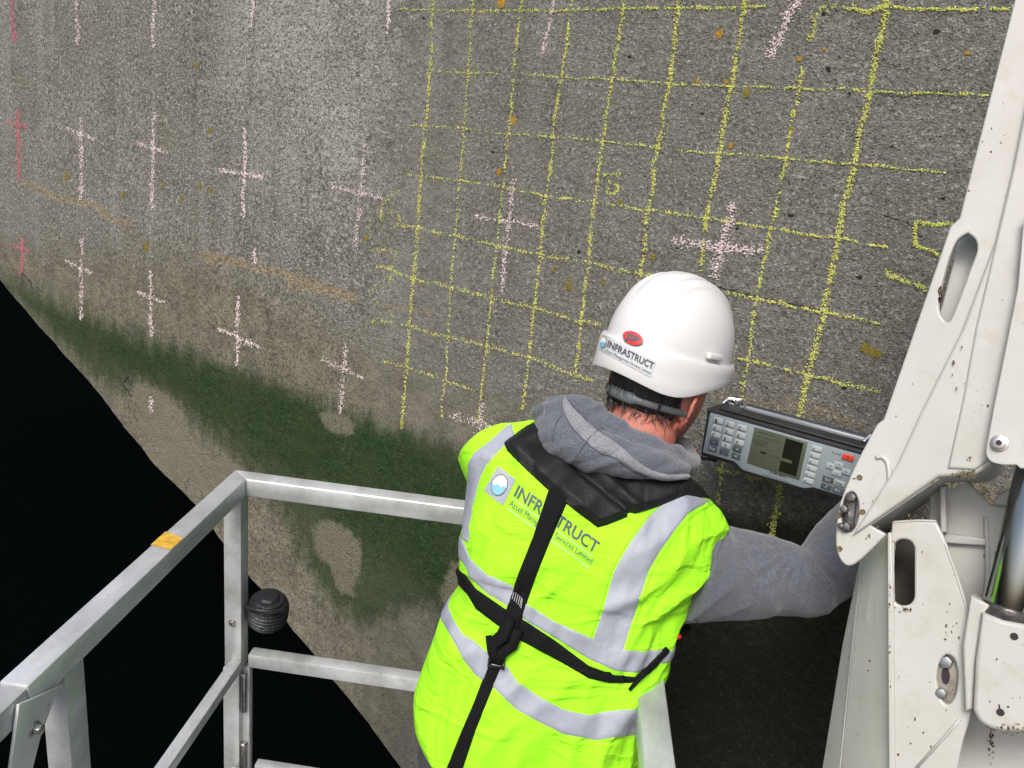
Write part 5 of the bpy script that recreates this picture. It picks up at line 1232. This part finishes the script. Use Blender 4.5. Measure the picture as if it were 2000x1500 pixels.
# flatten to a strap
mb = MB(); vs = []; fs = []
for k, p_ in enumerate(pts):
    ph = R(95 + 170 * k / 39); out = (hf * math.cos(ph) + hr * math.sin(ph)); hgt = .0065
    if 15 <= k <= 24: hgt = .011
    for o, z in ((.0, -hgt), (.004, -hgt), (.0045, 0), (.004, hgt), (.0, hgt)): vs.append(p_ + out * o + hu * z)
for k in range(39):
    for i in range(4): q_ = k * 5 + i; fs.append((q_, q_ + 1, q_ + 6, q_ + 5))
om = hb.data; hb.data = mesh_obj('x', vs, fs, m_hb, None, True).data; bpy.data.objects.remove(bpy.data.objects['x']); bpy.data.meshes.remove(om)
for k, nm in ((8, 'strap_slot'), (30, 'strap_slot')):
    ph = R(95 + 170 * k / 39); out = (hf * math.cos(ph) + hr * math.sin(ph)); tan = (-hf * math.sin(ph) + hr * math.cos(ph)); mb = MB(); mb.box(pts[k] + out * .0055, tan * .003, hu * .0055, out * .0012); mb.build(nm, m_hole, hb)

# ------------------------------------------------------------ sweatshirt
hood = MB(); sw = MB()
torso(sw, .86, .86)
limb(sw, SHR + Vector((.0, 0, 0)), ELR, WRR + (ELR - WRR) * .05, [.090, .066, .058, .042], 26)
sw.ball(lerp(SHR, P(1300, 1120, 1.53), .3), RGT * .10, FWD * .085, UPV * .105, 24, 16)
sw.tube([P(1330, 1110, 1.52), P(1390, 1120, 1.545), P(1440, 1132, 1.56), P(1500, 1140, 1.57)], [.103, .092, .080, .068], 26)
limb(sw, SHL, ELL, WRL + (ELL - WRL) * .1, [.075, .062, .058, .045], 22)
def swd(co, n):
    return swd0(co, n) + folds(co, n)
def folds(co, n):
    f_ = max(0, -n.dot(FWD)) ; x, y = topx(co); d = 0
    if f_ <= 0 or x < 1300: return 0
    for cx, cy, r0, rw, k, a_, ph_ in ((1568, 1068, 62, 48, 9, .0042, .5), (1318, 1238, 110, 75, 11, .0034, 1.1), (1430, 1005, 90, 60, 8, .0026, 0)):
        r = math.hypot(x - cx, y - cy); an = math.atan2(y - cy, x - cx)
        s = math.sin(an * k + ph_ + 1.5 * noise.noise(Vector((x * .012, y * .012, cx)))); d += a_ * (1 - 2 * abs(s) ** .7) * math.exp(-((r - r0) / rw) ** 2)
    return d * f_
def swd0(co, n):
    q_ = (co - SHR); ax_ = (ELR - SHR).normalized(); s = q_.dot(ax_)
    if s > .05 and (co - SHR).x > 0:
        d = .0066 * (1 - abs(noise.noise(Vector((s * 17 + 10 * co.z, co.z * 6, co.y * 4)))) * 3.4)
        return d * smooth01((s - .08) / .1) * max(0, -n.dot(FWD)) + .002 * noise.noise(co * 40)
    return .003 * noise.noise(co * 18)
swo = remesh_obj('sweatshirt', sw, m_grey, man, .0055, 4, swd)
# ribbed armhole seam
# hood rolls
def q3(px, py, d): return P(px, py, d)
inner = [(1068, 812, 1.50), (1112, 800, 1.50), (1150, 812, 1.50), (1200, 850, 1.485), (1262, 880, 1.475), (1316, 898, 1.485), (1342, 905, 1.54), (1345, 895, 1.62), (1320, 870, 1.70), (1240, 840, 1.74), (1150, 815, 1.70), (1090, 800, 1.60)]
def loopt(lst, rad, mb, n=60, close=True, flat=1.0):
    c_ = [tuple(P(*p)) for p in lst]
    if close: c_ = c_ + [c_[0]]; rad = rad + [rad[0]]
    pts = catmull(c_, n); rr_ = [float(x[0]) for x in catmull([(r,) for r in rad], n)]; mb.tube([Vector(p) for p in pts], rr_, 20, flat=flat)
loopt(inner, [.028, .030, .032, .032, .031, .027, .022, .022, .026, .028, .028, .028], hood)
outer = [(1068, 828, 1.50), (1085, 855, 1.455), (1130, 880, 1.43), (1190, 897, 1.42), (1250, 905, 1.42), (1305, 915, 1.44), (1332, 915, 1.49)]
loopt(outer, [.026, .030, .031, .030, .028, .024, .018], hood, close=False)
mid = [(1078, 808, 1.52), (1100, 830, 1.48), (1140, 860, 1.45), (1200, 885, 1.435), (1260, 900, 1.435), (1318, 910, 1.46)]
loopt(mid, [.026, .030, .032, .032, .028, .022], hood, close=False)
hood.tube([P(1062, 835, 1.52), P(1058, 812, 1.53), P(1078, 795, 1.54), P(1112, 788, 1.54)], [.016, .022, .024, .02], 16)
hood.tube([P(1110, 860, 1.52), P(1200, 885, 1.50), P(1290, 905, 1.50)], [.05, .05, .035], 18)
def hd(co, n):
    x, y = topx(co)
    s = (x - 1200) * .35 + (y - 870) * .94     # distance across the rolls (pixels)
    al = (x - 1200) * .94 - (y - 870) * .35
    d = .0062 * noise.noise(Vector((al * .010, s * .05, 2))) + .0018 * noise.noise(Vector((al * .03, s * .10, 7)))
    return d
ho = remesh_obj('hood', hood, m_grey, man, .0045, 3, hd)
HOS = Surf([v_.co for v_ in ho.data.vertices], [tuple(p.vertices) for p in ho.data.polygons])
def ribbon_on(surf, name, top, bot, off, m, par, n=70, nw=6, puff=.004):
    A_ = catmull(top, n); B_ = catmull(bot, n); vs = []; fs = []; ok = []
    for q_, (a, b) in enumerate(zip(A_, B_)):
        for w_ in range(nw + 1):
            t = w_ / nw; x, y = a + (b - a) * t; o = off + puff * math.sin(math.pi * t)
            h = surf.hit(float(x), float(y), -.0008 if w_ in (0, nw) or q_ in (0, n - 1) else o)
            ok.append(h is not None); vs.append(h or Vector((0, 0, 0)))
    for q_ in range(n - 1):
        for w_ in range(nw):
            k = q_ * (nw + 1) + w_; f_ = (k, k + 1, k + nw + 2, k + nw + 1)
            if all(ok[z] for z in f_): fs.append(f_)
    used = sorted({z for f_ in fs for z in f_}); mp = {z: i for i, z in enumerate(used)}
    return mesh_obj(name, [vs[z] for z in used], [tuple(mp[z] for z in f_) for f_ in fs], m, par, True)
ribbon_on(HOS, 'hood_hem', [(1104, 775), (1125, 800), (1160, 835), (1200, 858), (1230, 885), (1262, 912), (1300, 925), (1345, 925)], [(1097, 792), (1108, 820), (1130, 850), (1165, 880), (1205, 897), (1238, 920), (1290, 936), (1343, 934)], .003, m_grey2, ho, n=120, puff=.003)
def seam(pts, m=m_txt, off=.0016, r=.0008, surf=HOS, par=ho, name='seam'):
    mb = MB(); q_ = [surf.hit(float(x), float(y), off) for x, y in catmull(pts, 40)]; q_ = [a for a in q_ if a]
    if len(q_) > 3: mb.tube(q_, r, 5); mb.build(name, m, par, smooth=True)
m_seam = mat('dark_grey_thread', (.10, .105, .125), rough=.9)
seam([(1097, 792), (1108, 820), (1130, 850), (1165, 880), (1205, 897), (1238, 920), (1290, 936)], m_seam); seam([(1110, 782), (1135, 812), (1170, 845), (1205, 868), (1240, 900)], m_seam, .0045)
seam([(1118, 902), (1135, 880), (1145, 865), (1175, 838), (1180, 835)], m_seam, .0055); seam([(1080, 860), (1085, 830), (1098, 812)], m_seam)
SWS = Surf([v_.co for v_ in swo.data.vertices], [tuple(p.vertices) for p in swo.data.polygons])
seam([(1432, 1012), (1410, 1060), (1385, 1120), (1366, 1180), (1360, 1225)], m_seam, .001, .0009, SWS, swo)
# armhole edge binding of the vest
for dx_ in (0,):
    for line in ([(1322, 972), (1284, 992), (1255, 1022), (1222, 1068), (1195, 1115), (1174, 1185), (1149, 1258)], [(1392, 984), (1350, 1010), (1324, 1040), (1294, 1084), (1273, 1120), (1252, 1184), (1221, 1282)]):
        seam(line, mat('lime_thread', (.22, .55, .02), rough=.9) if 'lime_thread' not in bpy.data.materials else bpy.data.materials['lime_thread'], .0006, .0007, VS, vest, 'stitch_line')
# ------------------------------------------------------------ trousers, boots
tr = MB(); tr.ball(HIP + Vector((0, 0, .02)), RGT * .19, Vector((0, .135, 0)), Vector((0, 0, .15)), 28, 18)
limb(tr, HR_, KR, AR - Vector((0, 0, .04)), [.105, .078, .072, .066], 22); limb(tr, HL_ , KL, AL - Vector((0, 0, .04)), [.105, .078, .072, .066], 22)
tr.ball(P(850, 1475, 1.50), RGT * .035, UPV * .06, FWD * .05, 14, 10)
remesh_obj('work_trousers', tr, m_tr, man, .008, 5, lambda co, n: .006 * noise.noise(co * 11))
for A__, nm in ((AR, 'boot'), (AL, 'boot')):
    bt = MB(); f_ = Vector((.1, .99, 0)).normalized(); s_ = Vector((.99, -.1, 0))
    c_ = Vector((A__.x, A__.y, 0)); bt.ball(c_ + f_ * .07 + EZ * .035, f_ * .14, s_ * .048, EZ * .04, 24, 14); bt.tube([c_ + EZ * .03, c_ + EZ * .14], [.05, .055], 20); bt.box(c_ + f_ * .06 + EZ * .012, f_ * .13, s_ * .044, EZ * .012)
    remesh_obj(nm, bt, m_boot, man, .006, 3)
bpy.context.view_layer.update()
